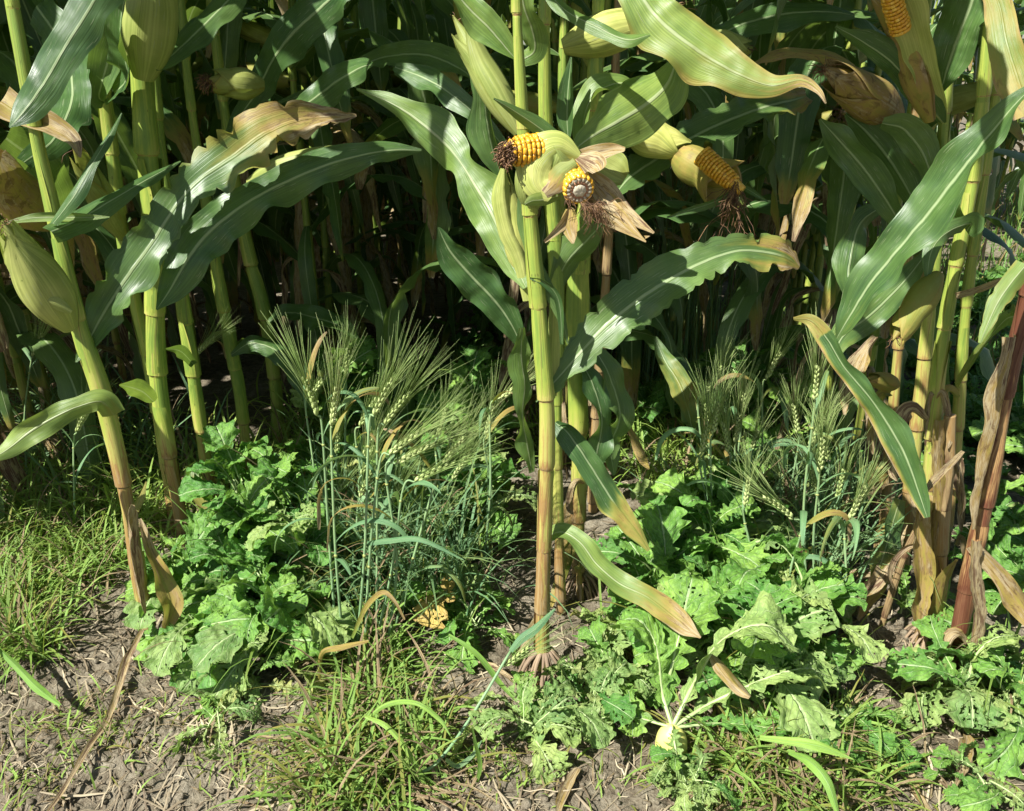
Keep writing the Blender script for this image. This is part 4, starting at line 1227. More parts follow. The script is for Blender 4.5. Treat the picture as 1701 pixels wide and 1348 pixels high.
# ------------------------------------------------------------ radish / turnip plants
def radish_leaf(m, mp, C, halfw, rnd, holes=0.0, nv=25, lobes=4, dry=0.0, side=None, crinkle=0.008, petiole=True, seg=54, curlup=0.2):
    """lyrate leaf along C: bare petiole, small side lobes, large toothed end lobe"""
    D = catmull(C, seg)
    T = frame_path(D)
    L = np.r_[0, np.cumsum(np.linalg.norm(np.diff(D, axis=0), axis=1))]
    ph = rnd.uniform(0, 50)
    V = []; UV = []; A = []
    wid = []
    for i in range(seg):
        t = i / (seg - 1)
        if t < 0.52:
            k = (t - 0.12) / 0.40
            w = 0.05 + (0.22 + 0.40 * max(0, k)) * abs(math.sin(k * lobes * math.pi)) ** 0.7 if k > 0 else 0.03
        else:
            k = (t - 0.52) / 0.48
            w = 0.25 + 0.75 * math.sin(min(1, k / 0.45) * math.pi / 2) if k < 0.45 else math.sqrt(max(0, 1 - ((k - 0.45) / 0.55) ** 2.2))
            w *= 1 + 0.15 * math.sin(t * 46 + ph)
        wid.append(max(w, 0.03) * halfw)
    for i in range(seg):
        s = side[i] if side is not None else nrm(np.cross(T[i], [0, 0, 1.0]))
        s = nrm(s - T[i] * np.dot(s, T[i]))
        nn = nrm(np.cross(s, T[i]))
        for j in range(nv):
            u = j / (nv - 1) * 2 - 1
            a = abs(u)
            tooth = 1 + (0.22 * noise.noise(Vector((L[i] * 90, ph + (3 if u > 0 else 0), 0))) + 0.13 * (abs((L[i] * 75 + (.4 if u > 0 else 0)) % 1 - .5) * 2 - .5)) * a ** 3
            w = wid[i] * tooth
            x = u * w
            c = crinkle * (noise.noise(Vector((L[i] * 40, x * 40, ph))) * 1.2 + 0.75 * noise.noise(Vector((L[i] * 105, x * 105, ph)))) * min(1, a * 3)
            c -= 0.0022 * max(0, 1 - abs(((L[i] * 62 - a * 3.2) % 1.0) - .5) * 5) * (1 if i > seg * .5 else 0)
            ripple = 0.42 * w * noise.noise(Vector((L[i] * 36, (5 if u > 0 else 0), ph))) * a * a
            back = -0.35 * w * a * (1 if i > seg * 0.52 else 0.3)
            V.append(D[i] + s * x + nn * (curlup * w * a * a * 0.9 + c + ripple) + T[i] * (-back * 0.6))
            UV.append((u, L[i])); A.append(dry + (0.10 * a if dry > 0 else 0))
    hs = rnd.uniform(0, 99)

    def keep(i, j):
        if holes <= 0: return True
        q = V[i * nv + j]
        n = noise.noise(Vector((L[i] * 150, (UV[i * nv + j][0] * wid[i]) * 150, hs)))
        n2 = noise.noise(Vector((L[i] * 22, (UV[i * nv + j][0] * wid[i]) * 22, hs + 9)))
        if abs(j - nv // 2) < 1: return True
        return n + 0.8 * n2 * (1 if holes > .3 else 0.5) < 0.62 - holes * 0.5
    m.add(V, grid_faces(seg, nv, keep), UV, A)
    if petiole:
        k = int(seg * 0.86)
        off = np.array([nrm(np.cross(nrm(np.cross(T[i], [0, 0, 1.0])), T[i])) for i in range(k)])
        tube(mp, D[:k] - off * 0.0012, np.linspace(0.0042, 0.0010, k) * (halfw / 0.055), 7, 0.2, 1.0, 0.8)


def radish_variants():
    out = []
    for i in range(12):
        rnd = random.Random(300 + i)
        L = rnd.uniform(0.13, 0.21)
        up = [0.9, 1.2, 0.5, 1.0, 0.7, 1.25, 0.35, 0.8, 1.1, 0.6, 0.95, 0.25][i]
        ang = up; C = [np.zeros(3)]
        n = 8
        for k in range(n):
            C.append(C[-1] + np.array([math.cos(ang), rnd.uniform(-.06, .06), math.sin(ang)]) * L / n)
            ang -= rnd.uniform(0.10, 0.30) * (1 + k * 0.08)
        m, mp = MB(), MB()
        radish_leaf(m, mp, C, rnd.uniform(0.027, 0.043), rnd, [0, 0.1, 0.3, 0, 0.12, 0.55, 0.7, 0.1, 0.0, 0.4, 0.25, 0.6][i], lobes=rnd.choice([3, 4, 5]), dry=[0, 0, .1, 0, 0, .12, .2, 0, 0, .12, .05, .3][i])
        me = []
        o = m.build('leaf', M['radishpale'] if i in (2, 5, 6, 9, 11) else M['radish'])
        p = mp.build('petiole', M['petiole'])
        out.append((o.data, p.data))
        bpy.data.objects.remove(o); bpy.data.objects.remove(p)
    return out


RV = radish_variants()


def radish_plant(label, x, y, n, seed, size=1.0, group='radish plants at the field edge', pick=None, tilt=(-0.25, 0.6), azr=(0, 2 * math.pi), parts=True, height=0.06):
    rnd = random.Random(seed)
    root = thing('radish_plant', label, 'radish plant', (x, y, gh(x, y)), group)
    if height > 0.08:
        m = MB(); tube(m, [(0, 0, -.01), (rnd.uniform(-.01, .01), rnd.uniform(-.01, .01), height * .5), (rnd.uniform(-.02, .02), 0, height)], [.006, .0045, .003], 8, .2)
        m.build('stem', M['petiole'], root)
    n = int(n * 1.7)
    for i in range(n):
        d, p = RV[rnd.choice(pick) if pick else rnd.randrange(12)]
        o = bpy.data.objects.new('leaf', d); COL.objects.link(o)
        o.parent = root
        az = azr[0] + (azr[1] - azr[0]) * ((i * 0.382 + rnd.uniform(-.1, .1)) % 1.0)
        o.rotation_euler = Matrix.Rotation(az, 3, 'Z').to_euler()
        el = rnd.uniform(*tilt)
        o.rotation_euler = (Matrix.Rotation(az, 3, 'Z') @ Matrix.Rotation(-el, 3, 'Y') @ Matrix.Rotation(rnd.uniform(-.85, .85), 3, 'X')).to_euler()
        s = size * rnd.uniform(0.6, 1.15); o.scale = (s, s, s)
        o.location = (rnd.uniform(-.012, .012), rnd.uniform(-.012, .012), 0.005 + height * (i / n))
        if height > .08 and i > n * .7: o.scale = (s * .75, s * .75, s * .75)
        if parts:
            q = bpy.data.objects.new('petiole', p); COL.objects.link(q); q.parent = o
    return root


def rp(label, px, py, n, seed, size=1.0, **k):
    g = G(px, py)
    return radish_plant(label, g[0], g[1], n, seed, size, **k)


GREEN = [0, 1, 3, 4, 7, 8, 10]
HOLEY = [2, 5, 6, 9, 11, 10]
# left mound
rp('bushy green radish plant at the foot of the frontmost left stalk', 345, 1080, 15, 1, 1.0, pick=GREEN + [2])
rp('dense crinkly radish plant just left of the barley tuft', 455, 1090, 26, 2, 1.05, pick=GREEN + [2, 9], tilt=(-.2, .8), height=0.12)
rp('radish plant with dark bluish leaves behind the bushy left one', 430, 990, 22, 3, 1.15, pick=GREEN, tilt=(0, .9), height=0.2)
rp('radish plant at the back of the left mound under the maize stalks', 490, 920, 20, 4, 1.15, pick=GREEN + [9], tilt=(0, .9), height=0.2)
rp('holed pale radish plant leaning to the soil in the left mound', 425, 1145, 9, 5, .8, pick=HOLEY)
rp('small yellow eaten radish plant lying on the bare soil, lower left', 372, 1225, 7, 6, .62, pick=HOLEY, tilt=(-.9, -.2))
rp('lacy radish plant behind the barley tuft', 640, 900, 16, 7, 1.1, pick=HOLEY + GREEN)
rp('holed radish plant in half shade right of the barley tuft', 745, 930, 14, 8, 1.1, pick=HOLEY + GREEN)
rp('tall lacy radish plant deep between left and central maize rows', 700, 810, 16, 9, 1.3, pick=HOLEY + GREEN, tilt=(0, .6))
rp('radish plant with round lit leaves beneath the dark maize gap', 720, 740, 14, 10, 1.2, pick=GREEN, tilt=(0, .5))
rp('radish plant with flowering stem beside the smooth green maize stalk', 540, 820, 12, 11, 1.2, pick=GREEN + HOLEY, tilt=(.1, .7))
rp('shaded radish plant low down left of the central stalk', 790, 1060, 8, 12, .9, pick=GREEN, tilt=(-.5, .1))
rp('half shaded radish plant left of the brace roots', 700, 1035, 6, 13, .8, pick=GREEN, tilt=(-.4, .1))
# centre right mound
rp('large bright radish plant right of the central stalk', 1085, 1055, 17, 20, 1.2, pick=GREEN, tilt=(-.1, .9), height=0.16)
rp('broad leaved radish plant in the middle of the right mound', 1165, 1010, 17, 21, 1.35, pick=GREEN + [2], tilt=(0, 1.0), height=0.2)
rp('radish plant with raised pale leaves beside the right barley', 1245, 1060, 12, 22, 1.15, pick=GREEN + [2, 10], tilt=(-.1, .9), height=0.16)
rp('much eaten radish plant at the right end of the mound', 1300, 1140, 20, 23, 1.15, pick=HOLEY, tilt=(-.2, .8), height=0.12)
rp('holed radish plant in front of the right barley', 1240, 1105, 12, 24, 1.0, pick=HOLEY + GREEN)
rp('small pale radish plant beside the brace roots', 1010, 1115, 8, 25, .9, pick=HOLEY)
rp('lacy radish plant in front of the central stalk roots', 880, 1240, 8, 26, .8, pick=HOLEY, tilt=(-.1, .8))
rp('small lacy radish plant just right of the brace roots', 985, 1195, 6, 126, .7, pick=HOLEY, tilt=(-.1, .7))
rp('radish plant with drooping dark leaves near the lower right shadow', 1405, 1225, 8, 27, .9, pick=[4, 7, 10, 9], tilt=(-.6, .1))
rp('low feathery radish plant behind the turnip root', 1030, 1165, 9, 28, .8, pick=GREEN + HOLEY, tilt=(-.5, .2))
rp('radish plant in shade behind the right mound', 1130, 880, 12, 29, 1.1, pick=GREEN)
rp('radish plant between the barley and the right maize group', 1390, 830, 14, 30, 1.1, pick=GREEN + HOLEY)
rp('shaded radish plant on the dark soil right of the central stalks', 1080, 720, 12, 60, 1.2, pick=GREEN, tilt=(-.1, .6))
for i_, (lab_, x_, y_) in enumerate([('tall green radish plant under the dark gap left of the central stalks', 640, 740), ('tall radish plant just behind the longest barley awns', 570, 760), ('tall radish plant in half light near the central stalks', 790, 770),
                                     ('shaded tall radish plant behind the right barley tuft', 1230, 740), ('shaded tall radish plant left of the reddish brown stalk', 1350, 760)]):
    rp(lab_, x_, y_, 13, 760 + i_, 1.3, pick=GREEN + [9], tilt=(0, .9), height=.26)
rp('shaded radish plant at the mouth of the alley', 1160, 640, 12, 62, 1.3, pick=GREEN, tilt=(-.1, .6))
rp('radish plant behind the right barley ears', 1290, 800, 14, 31, 1.1, pick=GREEN)
for i_, (lab_, x_, y_, h_) in enumerate([
    ('topmost crinkly radish plant of the right mound, level with the drooping leaf', 1125, 965, .22),
    ('bright radish plant at the upper middle of the right mound', 1195, 960, .2),
    ('pale radish plant with notched leaves low in the right mound', 1150, 1110, .1),
    ('radish plant spreading over the front of the right mound', 1215, 1160, .08),
    ('eaten radish plant at the right foot of the mound beside the dark soil', 1310, 1110, .14)]):
    rp(lab_, x_, y_, 13, 700 + i_, 1.15, pick=GREEN + ([2, 9] if i_ < 3 else HOLEY), tilt=(0, .9), height=h_)
for i_, (lab_, x_, y_, h_) in enumerate([
    ('radish plant filling the middle of the left mound', 395, 1040, .14),
    ('radish plant at the left rim of the left mound near the orange dead leaf', 310, 1010, .1),
    ('tall radish plant at the top of the left mound below the tan footed stalk', 410, 925, .24),
    ('upright holed radish plant beside the left barley stems', 520, 1010, .2),
    ('lacy tall radish plant behind the middle barley ears', 760, 860, .25),
    ('holed tall radish plant left of the dark soil beside the central stalk', 800, 900, .16)]):
    rp(lab_, x_, y_, 13, 720 + i_, 1.1, pick=GREEN + ([2] if i_ < 3 else HOLEY), tilt=(0, .9), height=h_)
# right edge
rp('pale lacy radish plant at the foot of the dead right stalk', 1590, 1180, 16, 40, 1.0, pick=HOLEY)
rp('fresh radish plant at the lower right edge', 1670, 1190, 14, 41, 1.05, pick=GREEN + HOLEY)
rp('light green radish plant against the right edge, halfway up', 1700, 1010, 14, 42, 1.1, pick=GREEN)
rp('yellowish radish leaf rosette at the bottom right corner', 1640, 1340, 7, 43, .6, pick=HOLEY + GREEN, tilt=(-.7, 0))
rp('small radish seedling near the lower right corner', 1590, 1310, 6, 44, .4, pick=GREEN, tilt=(-.4, .3))
rp('green radish plant under the drooping sheath at the right stalks', 1500, 1030, 5, 45, .7, pick=GREEN + [9])
rp('small holed radish seedling at the bottom centre', 1115, 1305, 8, 46, .45, pick=HOLEY + GREEN, tilt=(-.6, .1))
rp('lacy seedling tuft at the bottom below the turnip', 1150, 1345, 8, 47, .5, pick=HOLEY, tilt=(-.6, .1))
rr = random.Random(8)
# lush strip right of the maize, and weeds in the alleys
k = 0
for i in range(46):
    y = 1.75 + 2.6 * (i / 46) ** 1.1 + rr.uniform(-.1, .1)
    x = 1.12 + 0.1 * (y - 1.3) + rr.uniform(0.0, 0.28 + 0.42 * (y - 1.3))
    o = radish_plant('one of the many radish plants in the green strip right of the maize', x, y, rr.choice([9, 11, 13]), 500 + i, rr.uniform(.9, 1.25), 'radish plants right of the maize', GREEN + [9, 10], (-.1, .6), parts=False)
for i in range(22):
    y = rr.uniform(2.0, 3.8); ry = rr.choice([-0.38, -0.30, 0.45, -0.45])
    x = ry + 0.1 * (y - 1.35) + rr.uniform(-.2, .2)
    radish_plant('shaded radish plant, one of those growing in the dark gaps between the maize rows', x, y, 9, 600 + i, rr.uniform(.7, 1.1), 'radish plants between the rows', None, (-.1, .5), parts=False)

# turnip: yellow root with radiating leaf stalks
tp = G(1112, 1262)
turn = thing('turnip_plant', 'yellow turnip root half out of the soil with long pale leaf stalks', 'turnip', tp)
rnd = random.Random(61)
m = MB()
prof = [(-0.05, 0.006), (-0.035, 0.018), (-0.015, 0.0245), (0.008, 0.027), (0.028, 0.025), (0.042, 0.018), (0.050, 0.009), (0.054, 0.004)]
CC = catmull([(0, 0, a) for a, b in prof], 22); rr_ = catmull([(b, 0, 0) for a, b in prof], 22)[:, 0]
tube(m, CC + tp + np.array([0, 0, 0.012]), rr_, 24, 0.1, 1, 1.0, 0.02)
m.build('root', M['turnip'], turn, tp)
crown = tp + np.array([0, 0, 0.062])


def rleaf_px(pts, Y0, Y1, hw, holes, mat='radish', name='leaf', dry=0.0, lobes=4, up=(0, 0, 1)):
    k = len(pts)
    C = [crown] + [P(p[0], p[1], Y0 + (Y1 - Y0) * i / (k - 1)) for i, p in enumerate(pts)]
    m, mp = MB(), MB()
    radish_leaf(m, mp, C, hw, rnd, holes, lobes=lobes, dry=dry)
    o = m.build(name, M[mat], turn, tp)
    mp.build('petiole', M['petiole'], o, tp)


rleaf_px([(1150, 1140), (1185, 1078), (1230, 1045), (1280, 1040), (1320, 1075)], 1.14, 1.10, 0.055, 0.1, 'radishpale', lobes=3)
rleaf_px([(1060, 1193), (1010, 1192), (960, 1195), (905, 1200), (860, 1212)], 1.13, 1.16, 0.04, 0.3, 'radishpale', dry=.1, lobes=6)
rleaf_px([(1100, 1150), (1095, 1100), (1085, 1060), (1060, 1030), (1030, 1030)], 1.15, 1.22, 0.05, 0.05)
rleaf_px([(1108, 1150), (1120, 1090), (1130, 1050), (1140, 1000), (1150, 960)], 1.16, 1.25, 0.055, 0.05)
rleaf_px([(1180, 1168), (1240, 1140), (1290, 1120), (1340, 1110), (1380, 1125)], 1.14, 1.14, 0.05, 0.5, 'radishpale', dry=.1)
rleaf_px([(1190, 1202), (1260, 1207), (1330, 1215), (1390, 1225), (1440, 1260)], 1.12, 1.08, 0.045, 0.3, lobes=5)
rleaf_px([(1120, 1230), (1130, 1275), (1150, 1320), (1165, 1360)], 1.08, 0.98, 0.03, 0.3, 'radishpale', lobes=6)

# ------------------------------------------------------------ barley
def barley(label, base, ear, tip, seed, dY=0.0, awn=0.11, leaves=2, mature=0.2, earlen=0.078, mid=None, group='bearded barley plants among the weeds', Yb=None):
    """base, ear foot and ear tip direction in photograph pixels"""
    rnd = random.Random(seed)
    g = G(*base) if Yb is None else np.array([P(*base, Yb)[0], Yb, gh(P(*base, Yb)[0], Yb)])
    Y = g[1]
    org = g
    root = thing('barley_plant', label, 'barley', org, group)
    e0 = P(*ear, Y + dY)
    e1 = P(*tip, Y + dY - 0.02)
    d = nrm(e1 - e0)
    if mid is not None:
        mp_ = P(*mid, Y + dY * .5)
    else:
        mp_ = g * 0.5 + e0 * 0.5 + np.array([rnd.uniform(-.015, .015), rnd.uniform(-.02, .02), 0])
    C = catmull([g - np.array([0, 0, .01]), mp_, e0 - d * 0.03, e0], 26)
    m = MB(); tube(m, C, np.linspace(0.0030, 0.0017, 26), 6, np.linspace(0.10, 0.25 + mature * .4, 26))
    for q in (8, 15):
        tube(m, [C[q] - (C[q + 1] - C[q]) * .12, C[q], C[q] + (C[q + 1] - C[q]) * .12], [0.0026, 0.0036, 0.0026], 6, 0.6)
    m.build('stem', M['barleystem'], root, org)
    for i in range(leaves):
        q = rnd.choice([6, 9, 12, 15, 18]) if i else 16
        az = rnd.uniform(0, 6.28)
        mm = maize_leaf_local(rnd, az, 0, rnd.uniform(0.12, 0.2), rnd.uniform(0.008, 0.012), rnd.uniform(0.9, 1.35), rnd.uniform(0.8, 2.8), (lambda v, u, a=rnd.choice([0, 0, .2, .6]): a * (0.4 + v)), 0.001, (0, 0), twist=rnd.uniform(-2, 2), seg=16, nv=5, ruf=0.03)
        mm.build('leaf', M['barleyleaf'], root, org - C[q])
    # ear
    m = MB(); ma = MB()
    ref = nrm(np.cross(d, [0.3, 1, 0.2])); ref2 = np.cross(d, ref)
    n = 13
    bend = np.array([d[0] * .2, 0, -0.15])
    for i in range(n):
        t = i / (n - 1)
        c = e0 + d * (earlen * t) + bend * (earlen * t * t * 0.6)
        for s in range(3):
            a = (i % 2) * math.pi + (s - 1) * 1.0 + rnd.uniform(-.15, .15)
            o = ref * math.cos(a) + ref2 * math.sin(a)
            gd = nrm(d + o * 0.30)
            p = c + o * 0.0016
            gl = 0.0130 * (1 - 0.25 * t)
            tube(m, [p, p + gd * gl * .25, p + gd * gl * .6, p + gd * gl], np.array([0.0008, 0.0027, 0.0026, 0.0006]) * (1 - .2 * t), 6, mature + rnd.uniform(-.1, .2))
            if s == 1 or rnd.random() < 0.8:
                ad = nrm(d + o * rnd.uniform(0.04, 0.26) + np.array([rnd.gauss(0, .05) for _ in range(3)]))
                al = awn * rnd.uniform(0.9, 1.35)
                p3 = p + gd * gl
                b1 = p3 + ad * al * .5 + bend * al * .08
                b2 = p3 + nrm(ad + o * .06 + bend * .25) * al
                tube(ma, [p3, b1, b2], [0.00055, 0.00045, 0.00015], 3, mature + rnd.uniform(-.2, .3))
    e_ = m.build('ear', M['grain'], root, org)
    ma.build('awns', M['awn'], e_, org)
    return root


B = [
    # label, base px, ear foot, ear tip direction
    ('leftmost barley ear of the left tuft, leaning left with purple tinged awns', (560, 1085), (528, 690), (495, 585)),
    ('barley ear second from left in the left tuft, upright with pale yellow grains', (572, 1095), (552, 708), (562, 585)),
    ('barley ear with a long fan of awns standing tallest in the left tuft', (590, 1100), (622, 690), (672, 570)),
    ('barley ear bending right in the middle of the left tuft', (604, 1105), (648, 755), (720, 690)),
    ('barley ear arching far right with fine green awns', (618, 1090), (690, 800), (800, 730)),
    ('barley ear just above the curled flag leaf of the left tuft', (626, 1080), (640, 705), (700, 610)),
    ('low barley ear at the right of the left tuft', (640, 1085), (660, 770), (735, 720)),
    ('short barley ear drooping over radish leaves', (650, 1060), (738, 770), (760, 735)),
    ('single barley ear leaning at the central stalk', (800, 960), (828, 668), (862, 635)),
    ('barley ear standing alone by the left edge', (45, 800), (55, 592), (75, 520)),
    ('small barley ear hidden behind the frontmost left stalk', (125, 900), (128, 718), (150, 660)),
    ('tiny barley ear in the dark between left maize stalks', (350, 820), (326, 590), (350, 560)),
    ('barley ear leftmost of the right tuft', (1160, 985), (1166, 752), (1180, 680)),
    ('barley ear with brown awns second in the right tuft', (1180, 990), (1184, 722), (1200, 640)),
    ('pale barley ear high in the middle of the right tuft', (1232, 900), (1274, 630), (1292, 590)),
    ('fat upright barley ear with long awns right of the middle', (1345, 1050), (1354, 665), (1360, 605)),
    ('yellow barley ear low above the broad radish leaves', (1240, 1040), (1238, 840), (1245, 795)),
    ('bright barley ear leaning left in front of the right tuft', (1326, 1085), (1318, 862), (1262, 805)),
    ('bright barley ear with awns pointing up right near the dead maize', (1385, 1075), (1412, 862), (1450, 780)),
    ('green barley ear in the middle of the right tuft, below the pale one', (1362, 1060), (1362, 785), (1372, 700)),
    ('dark green barley ear behind the leftmost right tuft ears', (1215, 930), (1232, 700), (1240, 620)),
    ('green barley ear behind the fat upright one', (1300, 930), (1325, 720), (1318, 640)),
    ('slanting barley ear rear of the right tuft', (1260, 920), (1245, 760), (1262, 700)),
    ('barley ear hanging in front of the drooping maize leaf', (1390, 940), (1345, 740), (1375, 680)),
]
for i, (lab, b_, e_, t_) in enumerate(B):
    barley(lab, b_, e_, t_, 40 + i, leaves=2 if i % 2 else 3, awn=0.115 if i < 9 else 0.10, mature=[.1, .4, .2, .2, .0, .1, .2, .4, .4][i] if i < 9 else .3)
rb = random.Random(91)
for i in range(24):
    x = rb.uniform(490, 810) if i < 12 else rb.uniform(1150, 1410)
    ey = rb.uniform(620, 850)
    barley('one of the slender barley plants at the back of the ' + ('left' if i < 12 else 'right') + ' tuft', (x + rb.uniform(-15, 15), rb.uniform(900, 980)), (x, ey), (x + rb.uniform(-25, 45), ey - 70), 140 + i, leaves=2, mature=rb.uniform(0, .3), awn=.1,
           group='slender barley plants at the back of the ' + ('left' if i < 12 else 'right') + ' tuft')
# bent barley lying across the soil in front of the central stalk
g0 = G(683, 1290)
org = g0
root = thing('barley_plant', 'broken barley plant slanting over bare soil towards the brace roots', 'barley', org, 'bearded barley plants among the weeds')
rnd = random.Random(404)
C = catmull([g0, P(725, 1268, 1.06), P(780, 1195, 1.12), P(848, 1082, 1.20)], 26)
m = MB(); tube(m, C, np.linspace(0.0030, 0.0022, 26), 8, 0.1); m.build('stem', M['barleystem'], root, org)
leaf_px(root, org, 1.20, 1.22, [(848, 1082, 8), (866, 1062, 15), (890, 1045, 15), (922, 1012, 3)], rnd, mat='barleyleaf', roll=.2, seg=20, nv=5, ruf=.03)
leaf_px(root, org, 1.05, 1.10, [(740, 1262, 6), (760, 1272, 8), (785, 1255, 6), (800, 1230, 2)], rnd, mat='barleyleaf', seg=16, nv=5, ruf=.03)
m = MB(); ma = MB()
e0 = P(836, 1108, 1.19); d = nrm(P(900, 1062, 1.2) - e0)
ref = nrm(np.cross(d, [0.3, 1, 0.2])); ref2 = np.cross(d, ref)
for i in range(12):
    c = e0 + d * (0.055 * i / 11)
    for s in range(3):
        a = (i % 2) * math.pi + (s - 1)
        o = ref * math.cos(a) + ref2 * math.sin(a); gd = nrm(d + o * .35); p = c + o * .0015
        tube(m, [p, p + gd * .0025, p + gd * .006, p + gd * .01], [.0006, .0017, .0017, .0004], 6, 0.0)
        ad = nrm(d + o * rnd.uniform(.1, .4)); tube(ma, [p + gd * .01, p + ad * .06, p + ad * .10], [.0004, .0003, .0001], 3, .2)
ee = m.build('ear', M['grain'], root, org); ma.build('awns', M['awn'], ee, org)

# ------------------------------------------------------------ grass and litter (uncountable)
def grass_patch(name, spots, n, seed, hgt=(0.05, 0.16), wid=0.004, dryp=0.25, lay=0.5, mat='grass'):
    """spots: list of (px, py, spread px)"""
    rnd = random.Random(seed)
    m = MB()
    for i in range(n):
        s = rnd.choice(spots)
        g = G(s[0] + rnd.gauss(0, s[2]), s[1] + rnd.gauss(0, s[2] * 0.45))
        az = rnd.uniform(0, 6.28)
        L = rnd.uniform(*hgt)
        up = rnd.uniform(1.45 - lay * 1.4, 1.5)
        dr = (rnd.choice([.22, .82, .86]) if rnd.random() < dryp else rnd.uniform(0, .12))
        seg = 9
        d = np.array([math.cos(az), math.sin(az), 0]); side = np.array([-math.sin(az), math.cos(az), 0])
        C = [g - np.array([0, 0, .004])]; a = up; dd = rnd.uniform(.6, 2.6)
        for k in range(seg - 1):
            a = max(a - dd / seg * (0.4 + 1.4 * k / seg), -1.0)
            st = d * math.cos(a) + side * rnd.uniform(-.1, .1) + np.array([0, 0, math.sin(a)])
            nx = C[-1] + st * L / seg
            zz = gh(nx[0], nx[1]) + 0.006
            if nx[2] < zz: nx[2] = zz
            C.append(nx)
        C = np.array(C)
        W = wid * rnd.uniform(.6, 1.5) * 0.5 * np.array([.7, .9, 1, 1, .95, .85, .65, .4, .08])
        tw = rnd.uniform(-.8, .8)
        V = []; UV = []
        for k in range(seg):
            s2 = nrm(side * math.cos(tw * k / seg) + np.array([0, 0, 1]) * math.sin(tw * k / seg))
            V += [C[k] - s2 * W[k], C[k] + np.array([0, 0, -W[k] * .3]), C[k] + s2 * W[k]]
            UV += [(0.1, k * .02 + i), (.5, k * .02 + i), (.9, k * .02 + i)]
        m.add(V, grid_faces(seg, 3), UV, dr + 0.15 * np.repeat(np.arange(seg) / seg, 3))
    o = m.build(name, M[mat])
    tag(o, kind='stuff')
    return o


o = grass_patch('grass', [(40, 900, 50), (90, 960, 60), (20, 1010, 40), (150, 930, 50), (60, 860, 60), (30, 1080, 30), (170, 880, 40)], 1800, 1, (0.08, 0.24), 0.0042, .28, .6)
tag(o, 'mixed green and straw coloured grass left of the frontmost maize stalk', 'grass')
o = grass_patch('grass', [(590, 1090, 34), (610, 1170, 30), (650, 1210, 50), (570, 1260, 30), (600, 1320, 55), (540, 1335, 40), (640, 1110, 40), (680, 1280, 60)], 1000, 2, (0.05, 0.24), 0.0044, .4, .85)
tag(o, 'light green grass tuft growing from the foot of the left barley down to the bottom edge', 'grass')
o = grass_patch('grass', [(1300, 1250, 40), (1270, 1300, 40), (1350, 1230, 34), (1330, 1330, 50), (1220, 1270, 34), (1400, 1290, 60)], 1100, 3, (0.05, 0.19), 0.0046, .4, .7)
tag(o, 'grass tuft with straw in front of the right mound at the bottom edge', 'grass')
o = grass_patch('grass', [(560, 1000, 50), (640, 980, 60), (720, 1000, 50), (590, 920, 60)], 620, 4, (0.18, 0.46), 0.0045, .12, .10, 'barleyleaf')
tag(o, 'tall grassy blades around the left barley stems', 'grass')
o = grass_patch('grass', [(1200, 930, 40), (1290, 960, 50), (1350, 980, 40), (1380, 900, 40)], 560, 5, (0.18, 0.46), 0.0045, .12, .10, 'barleyleaf')
tag(o, 'tall grassy blades around the right barley stems', 'grass')
o = grass_patch('grass', [(250, 860, 80), (400, 800, 80), (150, 800, 90), (620, 780, 100), (700, 700, 80), (560, 720, 60), (1250, 640, 60), (1280, 560, 40), (1240, 720, 60), (1000, 720, 90), (1120, 780, 60)], 2600, 6, (0.10, 0.32), 0.005, .15, .4)
tag(o, 'thin grass growing in the shade between the maize rows', 'grass')
o = grass_patch('grass', [(60, 700, 60), (110, 630, 50), (20, 600, 60), (150, 720, 50), (230, 760, 60), (80, 780, 60)], 700, 16, (0.12, 0.42), 0.007, .15, .25, 'barleyleaf')
tag(o, 'tall dark grass in the shade behind the frontmost left maize stalk', 'grass')
o = grass_patch('grass', [(1120, 1290, 60), (250, 1240, 70), (450, 1280, 50), (870, 1270, 60), (1600, 1300, 60), (80, 1230, 60), (60, 1300, 50), (160, 1180, 50), (800, 1300, 80), (330, 1180, 60), (740, 1230, 60)], 1100, 7, (0.015, 0.08), 0.0026, .5, .9)
tag(o, 'sparse short grass shoots on the bare soil along the bottom', 'grass')
o = grass_patch('grass', [(420, 1060, 60), (480, 960, 50), (520, 1080, 30), (1120, 1060, 60), (1230, 1080, 60), (1330, 1130, 40), (1640, 1150, 40)], 320, 14, (0.12, 0.34), 0.004, .15, .25)
tag(o, 'thin upright grass blades growing up through the radish leaves', 'grass')
rg = random.Random(3)
# tall shaded grass standing in the alley right of the centre
m = MB()
for i in range(900):
    y = rg.uniform(2.6, 4.4); x = 0.43 + 0.1 * (y - 1.35) + rg.gauss(0, .13)
    g = np.array([x, y, gh(x, y)]); L = rg.uniform(.3, .85)
    az = rg.uniform(0, 6.28); d = np.array([math.cos(az), math.sin(az), 0]) * rg.uniform(.05, .3)
    C = catmull([g, g + d * L * .3 + np.array([0, 0, L * .55]), g + d * L + np.array([0, 0, L * .95])], 6)
    s = nrm(np.array([-d[1], d[0], 0])); V = []
    for k in range(6):
        w = 0.003 * (1 - k / 5.5)
        V += [C[k] - s * w, C[k] + s * w]
    m.add(V, grid_faces(6, 2), [(k % 2, k * .05 + i) for k in range(12)], rg.uniform(0, .3))
tag(m.build('grass', M['barleyleaf']), 'tall wispy grass in the dark alley right of the central maize row', 'grass', kind='stuff')

